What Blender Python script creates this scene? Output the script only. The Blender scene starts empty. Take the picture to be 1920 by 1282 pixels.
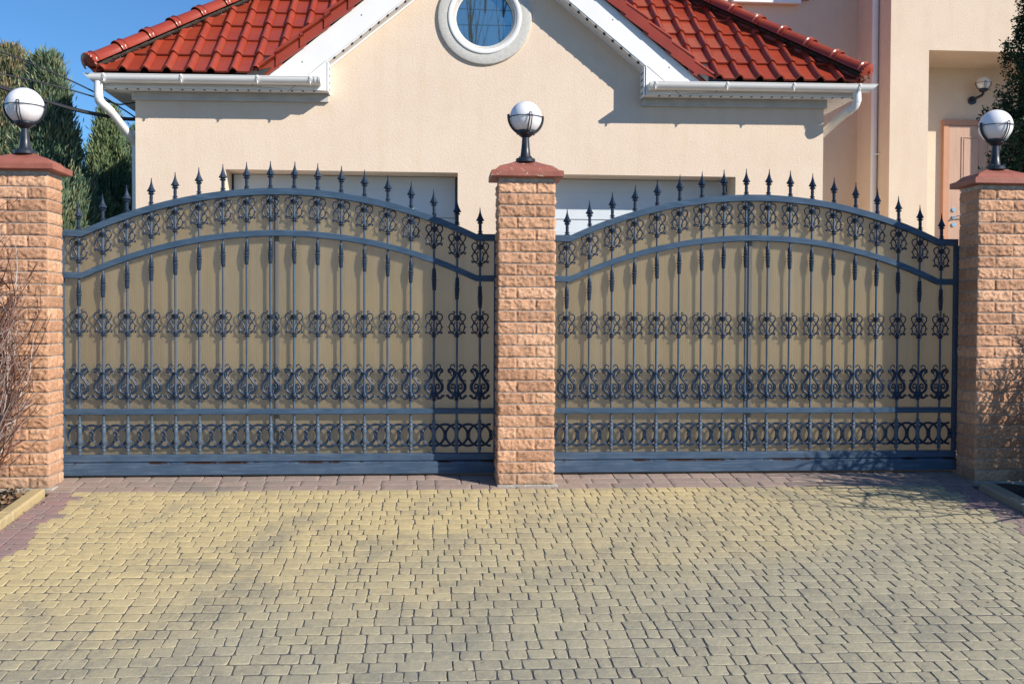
import bpy, bmesh, math, random
import numpy as np
from mathutils import Vector, Matrix, noise
from mathutils.geometry import tessellate_polygon
random.seed(7); rng = np.random.default_rng(7)
C = bpy.context.scene.collection
S = bpy.context.scene
PI = math.pi
# ------------------------------------------------------------------ camera
cam_d = bpy.data.cameras.new("camera"); cam = bpy.data.objects.new("camera", cam_d); C.objects.link(cam)
S.camera = cam
cam_d.sensor_width = 36; cam_d.lens = 36*1900/1920; cam_d.clip_end = 600; cam_d.clip_start = .05
TH = math.atan(.075); PT = math.atan(43/1900)
cam.matrix_world = (Matrix.Translation((0, 0, 1.105)) @ Matrix.Rotation(-TH, 4, 'Z') @ Matrix.Rotation(PI/2-PT, 4, 'X') @ Matrix.Rotation(.0045, 4, 'Z'))
# ------------------------------------------------------------------ world, sun, exposure
SUN = Vector((1.4, -1.0, 1.0)).normalized()          # towards the sun
EL = math.asin(SUN.z)
w = bpy.data.worlds.new("World"); S.world = w; w.use_nodes = True
nt = w.node_tree; bg = nt.nodes['Background']
sk = nt.nodes.new('ShaderNodeTexSky'); sk.sky_type = 'NISHITA'; sk.sun_disc = False
sk.sun_elevation = EL; sk.sun_rotation = math.atan2(SUN.x, SUN.y)
sk.air_density = 1.1; sk.dust_density = 0.; sk.ozone_density = 5.
tn_ = nt.nodes.new('ShaderNodeMix'); tn_.data_type = 'RGBA'; tn_.blend_type = 'MULTIPLY'; tn_.inputs[0].default_value = 1; tn_.inputs[7].default_value = (.86, 1.28, 1.62, 1)   # clear, deep blue spring sky
nt.links.new(sk.outputs[0], tn_.inputs[6]); nt.links.new(tn_.outputs[2], bg.inputs[0]); bg.inputs[1].default_value = .066
sl = bpy.data.lights.new("sun", 'SUN'); sl.energy = 5.0; sl.angle = math.radians(.5); sl.color = (1, .92, .80)
so = bpy.data.objects.new("sun", sl); C.objects.link(so)
so.rotation_euler = (-SUN).to_track_quat('-Z', 'Y').to_euler(); so.location = (6, -5, 9)
S.view_settings.view_transform = 'Standard'; S.view_settings.look = 'None'
S.view_settings.exposure = .36; S.view_settings.gamma = 1
# ------------------------------------------------------------------ materials
def nmat(name):
    m = bpy.data.materials.new(name); m.use_nodes = True
    t = m.node_tree; b = t.nodes['Principled BSDF']
    return m, t, b
def N(t, kind, **kw):
    n = t.nodes.new(kind)
    for k, v in kw.items():
        if k in n.inputs.keys(): n.inputs[k].default_value = v
        else: setattr(n, k, v)
    return n
def coords(t, kind='Object', scale=(1, 1, 1)):
    c = N(t, 'ShaderNodeTexCoord'); m = N(t, 'ShaderNodeMapping'); m.inputs['Scale'].default_value = scale
    t.links.new(c.outputs[kind], m.inputs[0]); return m.outputs[0]
def noi(t, vec, scale, detail=4, rough=.6, dist=0):
    n = N(t, 'ShaderNodeTexNoise'); n.inputs['Scale'].default_value = scale; n.inputs['Detail'].default_value = detail
    n.inputs['Roughness'].default_value = rough; n.inputs['Distortion'].default_value = dist
    t.links.new(vec, n.inputs['Vector']); return n.outputs[0]
def ramp(t, fac, stops, interp='LINEAR'):
    r = N(t, 'ShaderNodeValToRGB'); e = r.color_ramp.elements; r.color_ramp.interpolation = interp
    while len(e) < len(stops): e.new(.5)
    for i, (p, c) in enumerate(stops):
        e[i].position = p; e[i].color = (c, c, c, 1) if isinstance(c, (int, float)) else (*c, 1)
    t.links.new(fac, r.inputs[0]); return r.outputs[0]
def mix(t, fac, a, b, mode='MIX'):
    m = N(t, 'ShaderNodeMix', data_type='RGBA', blend_type=mode)
    for sock, v in ((m.inputs[0], fac), (m.inputs[6], a), (m.inputs[7], b)):
        if hasattr(v, 'links') or hasattr(v, 'is_output'): t.links.new(v, sock)
        else: sock.default_value = v if isinstance(v, (int, float)) else (*v, 1)
    return m.outputs[2]
def bump(t, b, h, strength=.3, dist=.01, prev=None):
    n = N(t, 'ShaderNodeBump'); n.inputs['Strength'].default_value = strength; n.inputs['Distance'].default_value = dist
    t.links.new(h, n.inputs['Height'])
    if prev: t.links.new(prev, n.inputs['Normal'])
    t.links.new(n.outputs[0], b.inputs['Normal']); return n.outputs[0]
def setc(t, b, c):
    if hasattr(c, 'links'): t.links.new(c, b.inputs['Base Color'])
    else: b.inputs['Base Color'].default_value = (*c, 1)
def attr(t, name='tint'):
    a = N(t, 'ShaderNodeAttribute'); a.attribute_name = name; return a.outputs['Fac']
def sepz(t, vec, k=2):
    s = N(t, 'ShaderNodeSeparateXYZ'); t.links.new(vec, s.inputs[0]); return s.outputs[k]
def math_(t, op, a, b=0., c=None):
    m = N(t, 'ShaderNodeMath', operation=op)
    for i, v in enumerate((a, b) if c is None else (a, b, c)):
        if hasattr(v, 'links'): t.links.new(v, m.inputs[i])
        else: m.inputs[i].default_value = v
    return m.outputs[0]
MAT = {}
def simple(name, col, rough=.5, var=.12, vscale=3, bs=0, bscale=60, bd=.003, spec=.5, metal=0):
    m, t, b = nmat(name); v = coords(t)
    n = noi(t, v, vscale, 5); lo = tuple(c*(1-var) for c in col); hi = tuple(min(1, c*(1+var)) for c in col)
    setc(t, b, ramp(t, n, [(.3, lo), (.7, hi)]))
    b.inputs['Roughness'].default_value = rough; b.inputs['Specular IOR Level'].default_value = spec; b.inputs['Metallic'].default_value = metal
    if bs: bump(t, b, noi(t, v, bscale, 4), bs, bd)
    MAT[name] = m; return m
def stucco(name, c1, c2, stain):
    m, t, b = nmat(name); v = coords(t)
    big = noi(t, v, .9, 5, .6); mid = noi(t, v, 5, 4)
    col = mix(t, ramp(t, big, [(.35, 0), (.7, 1)]), c1, c2)
    col = mix(t, math_(t, 'MULTIPLY', ramp(t, mid, [(.45, 0), (.8, 1)]), .35), col, stain)
    vs = coords(t, scale=(3.5, 3.5, .35))
    col = mix(t, math_(t, 'MULTIPLY', ramp(t, noi(t, vs, 2.2, 5, .65), [(.48, 0), (.78, 1)]), .42), col, stain)
    gr = noi(t, v, 75, 3, .65)
    col = mix(t, ramp(t, gr, [(.32, .35), (.46, 0)]), col, tuple(c*.8 for c in c1))
    setc(t, b, col); b.inputs['Roughness'].default_value = .95; b.inputs['Specular IOR Level'].default_value = .15
    g = noi(t, v, 48, 4, .7); bump(t, b, g, .32, .012)
    MAT[name] = m
stucco('stucco', (.735, .598, .477), (.775, .643, .522), (.68, .52, .37))
stucco('stucco_house', (.70, .57, .445), (.74, .61, .485), (.63, .49, .37))
def gatepaint(name, col, hi, rough, rust=False):
    m, t, b = nmat(name); v = coords(t)
    n = noi(t, v, 6, 6, .65); st = noi(t, coords(t, scale=(1, 1, 14)), 5, 4, .6)
    c = mix(t, ramp(t, n, [(.35, 0), (.75, 1)]), col, hi)
    c = mix(t, math_(t, 'MULTIPLY', ramp(t, st, [(.50, 0), (.70, 1)]), .40), c, tuple(min(1, x*1.55+.02) for x in hi))
    c = mix(t, math_(t, 'MULTIPLY', ramp(t, noi(t, v, 38, 5, .75), [(.60, 0), (.72, 1)]), .35), c, (.14, .12, .11))
    if rust:
        z = sepz(t, v); band = ramp(t, z, [(.120, 0), (.124, 1), (.134, 1), (.140, 0)])
        k = ramp(t, noi(t, coords(t, scale=(1, 1, 3)), 3.2, 6, .75), [(.50, 0), (.53, 1)])
        c = mix(t, math_(t, 'MULTIPLY', band, k), c, (.035, .016, .010))
    setc(t, b, c); b.inputs['Roughness'].default_value = rough; b.inputs['Specular IOR Level'].default_value = .18
    bump(t, b, noi(t, v, 45, 4), .12, .003); MAT[name] = m
gatepaint('gate_paint', (.038, .072, .122), (.062, .104, .164), .45)
gatepaint('bar_paint', (.055, .088, .135), (.090, .128, .180), .40)
gatepaint('gate_rail_paint', (.044, .078, .130), (.078, .115, .170), .48, True)
gatepaint('iron_ornament', (.013, .026, .052), (.028, .050, .088), .40)
simple('joint_strip', (.14, .13, .12), .35, .1)
# ribbed polycarbonate panel
m, t, b = nmat('panel'); v = coords(t)
wv = N(t, 'ShaderNodeTexWave', wave_type='BANDS', bands_direction='X'); wv.inputs['Scale'].default_value = 26; t.links.new(v, wv.inputs[0])
c = mix(t, ramp(t, noi(t, v, 1.1, 4), [(.38, 0), (.68, 1)]), (.245, .188, .098), (.345, .236, .100))
c = mix(t, ramp(t, wv.outputs[1], [(.0, .30), (.22, 0)]), c, (.16, .12, .07))
c = mix(t, math_(t, 'MULTIPLY', ramp(t, noi(t, coords(t, scale=(5, 1, .16)), 1.3, 5), [(.42, 0), (.66, 1)]), .55), c, (.38, .29, .17))
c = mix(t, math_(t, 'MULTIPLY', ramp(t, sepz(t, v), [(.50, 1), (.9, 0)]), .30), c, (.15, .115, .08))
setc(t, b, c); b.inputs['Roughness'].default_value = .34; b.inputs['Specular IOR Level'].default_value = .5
b.inputs['Subsurface Weight'].default_value = .62; b.inputs['Subsurface Radius'].default_value = (1, .9, .75); b.inputs['Subsurface Scale'].default_value = .14
bump(t, b, wv.outputs[1], .2, .002)
tr = N(t, 'ShaderNodeBsdfTranslucent'); t.links.new(mix(t, .5, c, (.5, .38, .22)), tr.inputs[0]); ms = N(t, 'ShaderNodeMixShader'); ms.inputs[0].default_value = .24
out = t.nodes['Material Output']; t.links.new(b.outputs[0], ms.inputs[1]); t.links.new(tr.outputs[0], ms.inputs[2]); t.links.new(ms.outputs[0], out.inputs[0])
MAT['panel'] = m
# rock faced brick
def brickmat(name, a, b_, dark):
    m, t, b = nmat(name); v = coords(t)
    c = ramp(t, attr(t), [(.05, tuple(min(1, x*1.12+.03) for x in a)), (.5, tuple((x+y)/2 for x, y in zip(a, b_))), (.95, tuple(x*.80 for x in b_))])
    c = mix(t, math_(t, 'MULTIPLY', ramp(t, noi(t, v, 14, 6, .7, 1.5), [(.52, 0), (.72, 1)]), .55), c, dark)
    c = mix(t, math_(t, 'MULTIPLY', ramp(t, noi(t, v, 55, 5, .7), [(.45, 0), (.8, 1)]), .5), c, tuple(min(1, x*1.25) for x in a))
    c = mix(t, math_(t, 'MULTIPLY', ramp(t, noi(t, coords(t, scale=(1, 1, 2.2)), 26, 4, .6, 3), [(.57, 0), (.63, 1)]), .75), c, (.09, .05, .032))
    c = mix(t, math_(t, 'MULTIPLY', ramp(t, noi(t, v, 4.5, 6, .75, .4), [(.60, 0), (.70, 1)]), .38), c, (.62, .52, .44))
    z = sepz(t, v)
    c = mix(t, math_(t, 'MULTIPLY', ramp(t, z, [(.0, 1), (.14, 0)]), math_(t, 'MULTIPLY', noi(t, v, 9, 5), .9)), c, (.20, .19, .15))
    setc(t, b, c); b.inputs['Roughness'].default_value = .9; b.inputs['Specular IOR Level'].default_value = .2
    n1 = bump(t, b, noi(t, v, 45, 6, .75, .6), .55, .008); bump(t, b, noi(t, v, 130, 4, .7), .6, .004, n1); MAT[name] = m
brickmat('brick', (.60, .35, .215), (.52, .285, .175), (.37, .20, .125))
simple('mortar', (.42, .385, .345), .95, .3, 20, .5, 80)
simple('concrete', (.36, .34, .30), .95, .3, 12, .8, 50, .01)
def capmat(name, peel):
    m, t, b = nmat(name); v = coords(t)
    c = mix(t, ramp(t, noi(t, v, 9, 5, .65), [(.35, 0), (.7, 1)]), (.27, .085, .06), (.35, .125, .088))
    c = mix(t, math_(t, 'MULTIPLY', ramp(t, noi(t, v, 30, 5, .7), [(.55, 0), (.75, 1)]), .4), c, (.20, .08, .06))
    c = mix(t, math_(t, 'MULTIPLY', ramp(t, noi(t, v, 34, 4, .7, 1.2), [(peel, 0), (peel+.03, 1)]), ramp(t, sepz(t, v), [(2.03, 1), (2.12, .0)] if False else [(0, 1), (1, 1)])), c, (.62, .60, .55))
    setc(t, b, c); b.inputs['Roughness'].default_value = .6; bump(t, b, noi(t, v, 25, 4), .3, .006); MAT[name] = m
capmat('cap_peeling', .615); capmat('cap_paint', .80)
# roof
m, t, b = nmat('roof_tile'); v = coords(t)
c = mix(t, ramp(t, noi(t, v, 2.2, 5), [(.35, 0), (.7, 1)]), (.30, .042, .020), (.36, .060, .028))
c = mix(t, math_(t, 'MULTIPLY', ramp(t, noi(t, v, 22, 5, .7), [(.5, 0), (.8, 1)]), .4), c, (.20, .045, .030))
wn_ = N(t, 'ShaderNodeTexVoronoi'); wn_.inputs['Scale'].default_value = 3.2; t.links.new(v, wn_.inputs['Vector'])
c = mix(t, math_(t, 'MULTIPLY', sepz(t, wn_.outputs['Color'], 0), .24), c, (.19, .036, .024))
c = mix(t, math_(t, 'MULTIPLY', ramp(t, noi(t, v, 7, 6, .75), [(.56, 0), (.70, 1)]), .35), c, (.17, .10, .07))
setc(t, b, c); b.inputs['Roughness'].default_value = .30; b.inputs['Specular IOR Level'].default_value = .5
bump(t, b, noi(t, v, 90, 3), .06, .002); MAT['roof_tile'] = m
simple('white_pvc', (.80, .80, .79), .32, .03, 4)
simple('white_board', (.82, .82, .82), .45, .03, 3)
simple('grey_board', (.50, .50, .49), .6, .12, 8, .15, 40)
simple('black_slot', (.01, .01, .012), .8)
simple('lead_flashing', (.045, .045, .045), .5, .25, 12)
simple('garage_white', (.62, .68, .74), .5, .04, 3)
simple('window_surround', (.54, .53, .50), .85, .12, 30, .4, 90)
simple('wood_door', (.42, .25, .17), .4, .2, 3, .1, 30)
m, t, b = nmat('door_wood'); v = coords(t, scale=(1, 1, .06))
setc(t, b, ramp(t, noi(t, v, 45, 5, .6), [(.3, (.43, .27, .195)), (.7, (.54, .35, .26))])); b.inputs['Roughness'].default_value = .4; MAT['door_wood'] = m
simple('door_frame', (.50, .25, .15), .4, .1)
simple('chrome', (.7, .7, .7), .2, .02, metal=1)
simple('lamp_black', (.018, .024, .036), .38, .4, 14)
m, t, b = nmat('opal_globe'); b.inputs['Base Color'].default_value = (.80, .80, .83, 1); b.inputs['Roughness'].default_value = .12
b.inputs['Subsurface Weight'].default_value = .35; b.inputs['Subsurface Radius'].default_value = (.05, .05, .05); b.inputs['Subsurface Scale'].default_value = 1; MAT['opal_globe'] = m
m, t, b = nmat('glass'); b.inputs['Base Color'].default_value = (.32, .44, .46, 1); b.inputs['Metallic'].default_value = .9; b.inputs['Roughness'].default_value = .015; MAT['glass'] = m
simple('window_red', (.30, .06, .04), .5)
# pavers
def pavermat(name, a, b_, g1, g2, grad):
    m, t, b = nmat(name); v = coords(t); f = attr(t)
    base = mix(t, f, a, b_)
    grey = mix(t, f, g1, g2)
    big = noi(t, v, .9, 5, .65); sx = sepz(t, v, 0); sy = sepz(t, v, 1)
    # greyer towards the street and the right: painted-in sheen and vignette over worn patches
    wear_sheen = math_(t, 'ADD', math_(t, 'MULTIPLY', sy, -.32), math_(t, 'MULTIPLY', sx, .15))
    wear_sheen = math_(t, 'ADD', wear_sheen, math_(t, 'MULTIPLY', big, 1.1))
    wear_sheen = math_(t, 'ADD', wear_sheen, 1.50)
    wear_sheen_c = math_(t, 'MULTIPLY', ramp(t, wear_sheen, [(.12, 0), (.74, 1)]), grad)
    c = mix(t, wear_sheen_c, base, grey)
    c = mix(t, math_(t, 'MULTIPLY', ramp(t, noi(t, v, 17, 6, .7, 1), [(.5, 0), (.75, 1)]), .45), c, (.20, .185, .14))
    blot = math_(t, 'MULTIPLY', ramp(t, noi(t, v, 1.7, 6, .7, .5), [(.50, 0), (.62, 1)]), .50)
    c = mix(t, blot, c, (.20, .195, .165))
    spot = math_(t, 'MULTIPLY', ramp(t, noi(t, v, 5.5, 3, .5, .2), [(.72, 0), (.80, 1)]), .30)
    c = mix(t, spot, c, (.10, .095, .085))
    c = mix(t, math_(t, 'MULTIPLY', ramp(t, noi(t, v, 60, 4, .7), [(.5, 0), (.8, 1)]), .5), c, tuple(x*1.12 for x in a))
    setc(t, b, c); b.inputs['Roughness'].default_value = .72; b.inputs['Specular IOR Level'].default_value = .3
    n1 = bump(t, b, noi(t, v, 26, 5, .6), .45, .008); bump(t, b, noi(t, v, 140, 3, .7), .3, .002, n1); MAT[name] = m
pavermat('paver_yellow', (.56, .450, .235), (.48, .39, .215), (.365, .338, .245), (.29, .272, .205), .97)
pavermat('paver_mauve', (.33, .205, .195), (.27, .20, .19), (.27, .21, .20), (.24, .20, .185), .5)
pavermat('paver_band', (.36, .27, .225), (.30, .23, .20), (.29, .235, .21), (.25, .22, .20), .5)
pavermat('kerb_shaded_grey', (.36, .31, .22), (.30, .26, .2), (.33, .3, .22), (.27, .25, .2), .5)  # right kerb: greyer, with the shrub's shade darkened into its colour
pavermat('kerb_yellow', (.50, .39, .20), (.42, .33, .18), (.44, .36, .2), (.38, .31, .18), .5)
simple('joint_sand', (.105, .102, .098), .95, .4, 40, .5, 120)
simple('ground_mat', (.16, .14, .11), .95, .35, 1.5, .5, 30, .02)
simple('soil', (.045, .035, .028), .95, .5, 12, .9, 40, .03)
simple('yard_paving', (.30, .26, .20), .9, .2, 3, .4, 20)
simple('bark', (.10, .07, .05), .9, .4, 12, .5, 40)
def foliage(name, cols, rough=.6):
    m, t, b = nmat(name); f = attr(t)
    k = len(cols)-1
    setc(t, b, ramp(t, f, [(i/k, c) for i, c in enumerate(cols)])); b.inputs['Roughness'].default_value = rough
    b.inputs['Specular IOR Level'].default_value = .3; MAT[name] = m
foliage('juniper_green', [(.036, .084, .060), (.098, .165, .105), (.17, .23, .13), (.27, .26, .14)])
foliage('juniper_brown', [(.034, .072, .045), (.084, .135, .074), (.165, .18, .09), (.34, .26, .15)])
foliage('juniper_light', [(.040, .09, .052), (.115, .185, .092), (.17, .23, .10), (.25, .28, .13)])
foliage('thuja_dark', [(.010, .030, .014), (.018, .050, .020), (.030, .070, .024), (.075, .14, .04)])
foliage('twig', [(.055, .020, .015), (.14, .060, .042), (.24, .16, .14), (.50, .44, .42)], .6)
foliage('dead_leaf', [(.05, .03, .02), (.12, .07, .04), (.25, .14, .07), (.3, .22, .15)], .8)
simple('cable_black', (.015, .017, .025), .5)
# ------------------------------------------------------------------ mesh builders
class MB:
    def __init__(s): s.v = []; s.f = []; s.m = []; s.t = []
    def add(s, vs, fs, m=0, t=0.):
        n = len(s.v); s.v += [tuple(p) for p in vs]; s.f += [tuple(i+n for i in f) for f in fs]; s.m += [m]*len(fs); s.t += [t]*len(fs); return s
    def box(s, x0, x1, y0, y1, z0, z1, b=0, m=0, t=0.):
        if b <= 0:
            vs = [(x, y, z) for x in (x0, x1) for y in (y0, y1) for z in (z0, z1)]
            return s.add(vs, [(0, 1, 3, 2), (4, 6, 7, 5), (0, 4, 5, 1), (2, 3, 7, 6), (0, 2, 6, 4), (1, 5, 7, 3)], m, t)
        vs = []; idx = {}
        for i, (x, sx) in enumerate(((x0, 1), (x1, -1))):
            for j, (y, sy) in enumerate(((y0, 1), (y1, -1))):
                for k, (z, sz) in enumerate(((z0, 1), (z1, -1))):
                    for a in range(3):
                        idx[(i, j, k, a)] = len(vs)
                        vs.append((x if a == 0 else x+b*sx, y if a == 1 else y+b*sy, z if a == 2 else z+b*sz))
        fs = []
        def q(l): fs.append(tuple(idx[i] for i in l))
        for i in (0, 1):
            q([(i, 0, 0, 0), (i, 1, 0, 0), (i, 1, 1, 0), (i, 0, 1, 0)]); q([(0, i, 0, 1), (1, i, 0, 1), (1, i, 1, 1), (0, i, 1, 1)]); q([(0, 0, i, 2), (1, 0, i, 2), (1, 1, i, 2), (0, 1, i, 2)])
        for i in (0, 1):
            for j in (0, 1):
                q([(i, j, 0, 0), (i, j, 1, 0), (i, j, 1, 1), (i, j, 0, 1)]); q([(i, 0, j, 0), (i, 1, j, 0), (i, 1, j, 2), (i, 0, j, 2)]); q([(0, i, j, 1), (1, i, j, 1), (1, i, j, 2), (0, i, j, 2)])
                for k in (0, 1): q([(i, j, k, 0), (i, j, k, 1), (i, j, k, 2)])
        return s.add(vs, fs, m, t)
    def tube(s, path, r, n=6, m=0, t=0., closed=False, caps=True, flat=1.):
        P = [Vector(p) for p in path]; k = len(P)
        if k < 2: return s
        R = r if isinstance(r, (list, tuple)) else [r]*k
        T = []
        for i in range(k):
            a = P[(i-1) % k] if (closed or i > 0) else P[i]; b = P[(i+1) % k] if (closed or i < k-1) else P[i]
            d = (b-a); T.append(d.normalized() if d.length > 1e-9 else Vector((0, 0, 1)))
        up = Vector((0, 1, 0)) if abs(T[0].y) < .9 else Vector((1, 0, 0))
        nv = (up - T[0]*up.dot(T[0])).normalized(); vs = []
        for i in range(k):
            nv = (nv - T[i]*nv.dot(T[i])); nv = nv.normalized() if nv.length > 1e-6 else Vector((1, 0, 0)); bv = T[i].cross(nv)
            for j in range(n):
                a = 2*PI*j/n + PI/n; vs.append(P[i] + (nv*math.cos(a)*flat + bv*math.sin(a))*R[i])
        fs = []
        for i in range(k if closed else k-1):
            i2 = (i+1) % k
            for j in range(n): j2 = (j+1) % n; fs.append((i*n+j, i*n+j2, i2*n+j2, i2*n+j))
        if caps and not closed: fs += [tuple(range(n-1, -1, -1)), tuple(range((k-1)*n, k*n))]
        return s.add(vs, fs, m, t)
    def lathe(s, prof, n=16, c=(0, 0, 0), rot=0, m=0, t=0., cap=True):
        vs = [(c[0]+r*math.cos(2*PI*j/n+rot), c[1]+r*math.sin(2*PI*j/n+rot), c[2]+z) for r, z in prof for j in range(n)]
        fs = [(i*n+j, i*n+(j+1) % n, (i+1)*n+(j+1) % n, (i+1)*n+j) for i in range(len(prof)-1) for j in range(n)]
        if cap: fs += [tuple(range(n-1, -1, -1)), tuple(range((len(prof)-1)*n, len(prof)*n))]
        return s.add(vs, fs, m, t)
    def prism(s, poly, y0, y1, m=0):          # outline in x,z extruded along y
        n = len(poly); vs = [(x, y0, z) for x, z in poly]+[(x, y1, z) for x, z in poly]
        return s.add(vs, [tuple(range(n)), tuple(range(2*n-1, n-1, -1))]+[(i, n+i, n+(i+1) % n, (i+1) % n) for i in range(n)], m)
    def sphere(s, c, r, nu=24, nv=14, m=0, t=0.):
        prof = [(max(1e-4, r*math.sin(PI*i/nv)), -r*math.cos(PI*i/nv)) for i in range(nv+1)]
        return s.lathe(prof, nu, c, m=m, t=t)
    def deform(s, fn): s.v = [fn(p) for p in s.v]; return s
    def build(s, name, mats, parent=None, smooth=False, loc=None, origin=(0, 0, 0), angle=40, tint=False, fixn=True):
        me = bpy.data.meshes.new(name)
        ox, oy, oz = origin
        me.from_pydata([(x-ox, y-oy, z-oz) for x, y, z in s.v], [], s.f)
        for mm in (mats if isinstance(mats, (list, tuple)) else [mats]): me.materials.append(MAT[mm])
        me.polygons.foreach_set('material_index', s.m)
        if tint: a = me.attributes.new('tint', 'FLOAT', 'FACE'); a.data.foreach_set('value', s.t)
        if fixn:
            bm = bmesh.new(); bm.from_mesh(me); bmesh.ops.recalc_face_normals(bm, faces=bm.faces); bm.to_mesh(me); bm.free()
        if smooth:
            me.polygons.foreach_set('use_smooth', [True]*len(me.polygons))
            if angle < 180: me.set_sharp_from_angle(angle=math.radians(angle))
        me.update(); o = bpy.data.objects.new(name, me); C.objects.link(o)
        if parent: o.parent = parent
        if loc is not None: o.location = loc
        elif parent is None: o.location = origin
        return o
def tag(o, label=None, cat=None, group=None, kind=None):
    if label: o['label'] = label
    if cat: o['category'] = cat
    if group: o['group'] = group
    if kind: o['kind'] = kind
    return o
def empty(name, loc, label, cat, group=None):
    o = bpy.data.objects.new(name, None); C.objects.link(o); o.location = loc; o.empty_display_size = .2
    return tag(o, label, cat, group)
def copy_tree(o, parent=None):
    c = o.copy(); C.objects.link(c); c.parent = parent
    for ch in list(o.children): copy_tree(ch, c)
    return c
def instance(me, name, parent, loc, jit=0):
    o = bpy.data.objects.new(name, me); C.objects.link(o); o.parent = parent; o.location = loc
    if jit: o.rotation_euler = (random.gauss(0, .012)*jit, random.gauss(0, .014)*jit, random.gauss(0, .05)*jit)
    return o
def spline(pts, n=5):                           # Catmull-Rom
    P = [Vector(p) for p in pts]; Q = [P[0]*2-P[1]]+P+[P[-1]*2-P[-2]]; out = []
    for i in range(1, len(Q)-2):
        for k in range(n):
            u = k/n; a, b, c, d = Q[i-1], Q[i], Q[i+1], Q[i+2]
            out.append(.5*((2*b)+(c-a)*u+(2*a-5*b+4*c-d)*u*u+(3*b-a-3*c+d)*u**3))
    return out+[P[-1]]
def fast_mesh(name, V, F4, tint, mat, parent=None):   # numpy quads
    me = bpy.data.meshes.new(name); nf = len(F4)
    me.vertices.add(len(V)); me.vertices.foreach_set('co', V.astype(np.float32).ravel())
    me.loops.add(nf*4); me.loops.foreach_set('vertex_index', F4.astype(np.int32).ravel())
    me.polygons.add(nf); me.polygons.foreach_set('loop_start', np.arange(nf, dtype=np.int32)*4)
    me.polygons.foreach_set('loop_total', np.full(nf, 4, dtype=np.int32))
    me.materials.append(MAT[mat]); me.update(calc_edges=True)
    a = me.attributes.new('tint', 'FLOAT', 'FACE'); a.data.foreach_set('value', np.clip(tint, 0, 1).astype(np.float32))
    o = bpy.data.objects.new(name, me); C.objects.link(o)
    if parent: o.parent = parent
    return o
# ------------------------------------------------------------------ ground
YP, YG, YW = 6.65, 6.975, 10.75
SL = .11
def gz(y): return SL*(min(max(y, -2), YW)-YP)
m = MB()
xs = [-160, -40, -12, -6, -2.6, 0, 3.8, 8, 14, 40, 160]; ys = [-160, -60, -20, -8, -2, 0, 2, 4, 6, 8, 10.75, 14, 20, 60, 200]
vs = [(x, y, gz(y)-.05) for y in ys for x in xs]; nx = len(xs)
m.add(vs, [(j*nx+i, j*nx+i+1, (j+1)*nx+i+1, (j+1)*nx+i) for j in range(len(ys)-1) for i in range(nx-1)])
tag(m.build('ground', 'ground_mat'), kind='structure')
m = MB(); m.add([(-3.4, 6.96, gz(6.96)-.004), (8, 6.96, gz(6.96)-.004), (8, YW, gz(YW)-.004), (-3.4, YW, gz(YW)-.004)], [(0, 1, 2, 3)])
tag(m.build('courtyard', 'yard_paving'), kind='structure')
# drive: bed of joint sand and every sett on it, one sheet
m = MB()
XL, XR = -2.43, 3.61
m.add([(XL, .2, gz(.2)-.0042), (XR, .2, gz(.2)-.0042), (XR, 6.96, gz(6.96)-.0042), (XL, 6.96, gz(6.96)-.0042)], [(0, 1, 2, 3)], 0)
def paver(x0, x1, y0, y1, mi, tint, rr=.010, gap=.0021):
    x0 += gap; x1 -= gap; y0 += gap*2.0; y1 -= gap*2.0
    j = lambda a: random.uniform(-a, a)
    w2, d2 = (x1-x0)/2, (y1-y0)/2; cx, cy = (x0+x1)/2+j(.001), (y0+y1)/2+j(.0012)
    ph = j(.015); outer = []
    cj = [(j(.0032), j(.0026)) for _ in range(4)]
    for q, (sx, sy) in enumerate(((1, 1), (-1, 1), (-1, -1), (1, -1))):
        r_ = rr*random.uniform(.7, 1.3); ax, ay = w2-r_, d2-r_
        for a in (0, 45, 90):
            an = math.radians(q*90+a); outer.append((sx*ax+r_*math.cos(an)+cj[q][0], sy*ay+r_*math.sin(an)+cj[q][1]))
        if q in (0, 2): outer.append((j(.01), sy*(d2-.0008)+j(.0008)))
        else: outer.append((sx*(w2-.0008), j(.01)))
    # tidy ordering by angle around the centre
    outer.sort(key=lambda p: math.atan2(p[1]/d2, p[0]/w2))
    n = len(outer); tz = random.uniform(-.0011, .0011); tx, ty = j(.012), j(.011)
    def P(x, y, k, dz):
        X = cx+(x*math.cos(ph)-y*math.sin(ph))*k; Y = cy+(y*math.cos(ph)+x*math.sin(ph))*k
        return (X, Y, gz(Y)+dz+tz+x*k*tx+y*k*ty)
    vs = [P(x, y, 1, -.014) for x, y in outer]+[P(x, y, 1, -.0030) for x, y in outer]+[P(x, y, .955, -.0005) for x, y in outer]+[P(x, y, .72, .0002) for x, y in outer]
    fs = []
    for L in range(3): fs += [(L*n+i, L*n+(i+1) % n, (L+1)*n+(i+1) % n, (L+1)*n+i) for i in range(n)]
    fs.append(tuple(range(3*n, 4*n))); m.add(vs, fs, mi, tint)
y = 6.60; row = 0
while y > .9:
    y1 = y; y0 = y-.0895; y = y0
    x = XL+random.uniform(0, .0); first = True
    stepL = XL+.18+(.045 if row % 2 else 0)+random.uniform(-.02, .02)
    stepR = XR-.19-(.045 if row % 2 else 0)+random.uniform(-.02, .02)
    last = 0
    while x < XR-.02:
        wd = random.choice([.058, .084, .084, .112, .112]) if last != .058 else random.choice([.084, .112])
        last = wd; x1 = x+wd
        if x1 > XR-.035: x1 = XR
        mi = 2 if (x+wd*.5 < stepL or x+wd*.5 > stepR) else 1
        wob = .0035*math.sin(x*5+row*.7)+.002*math.sin(x*17+row)
        paver(x, x1, y0+wob, y1+wob, mi, min(1, max(0, random.gauss(.45, .28))))
        x = x1
    row += 1
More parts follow.
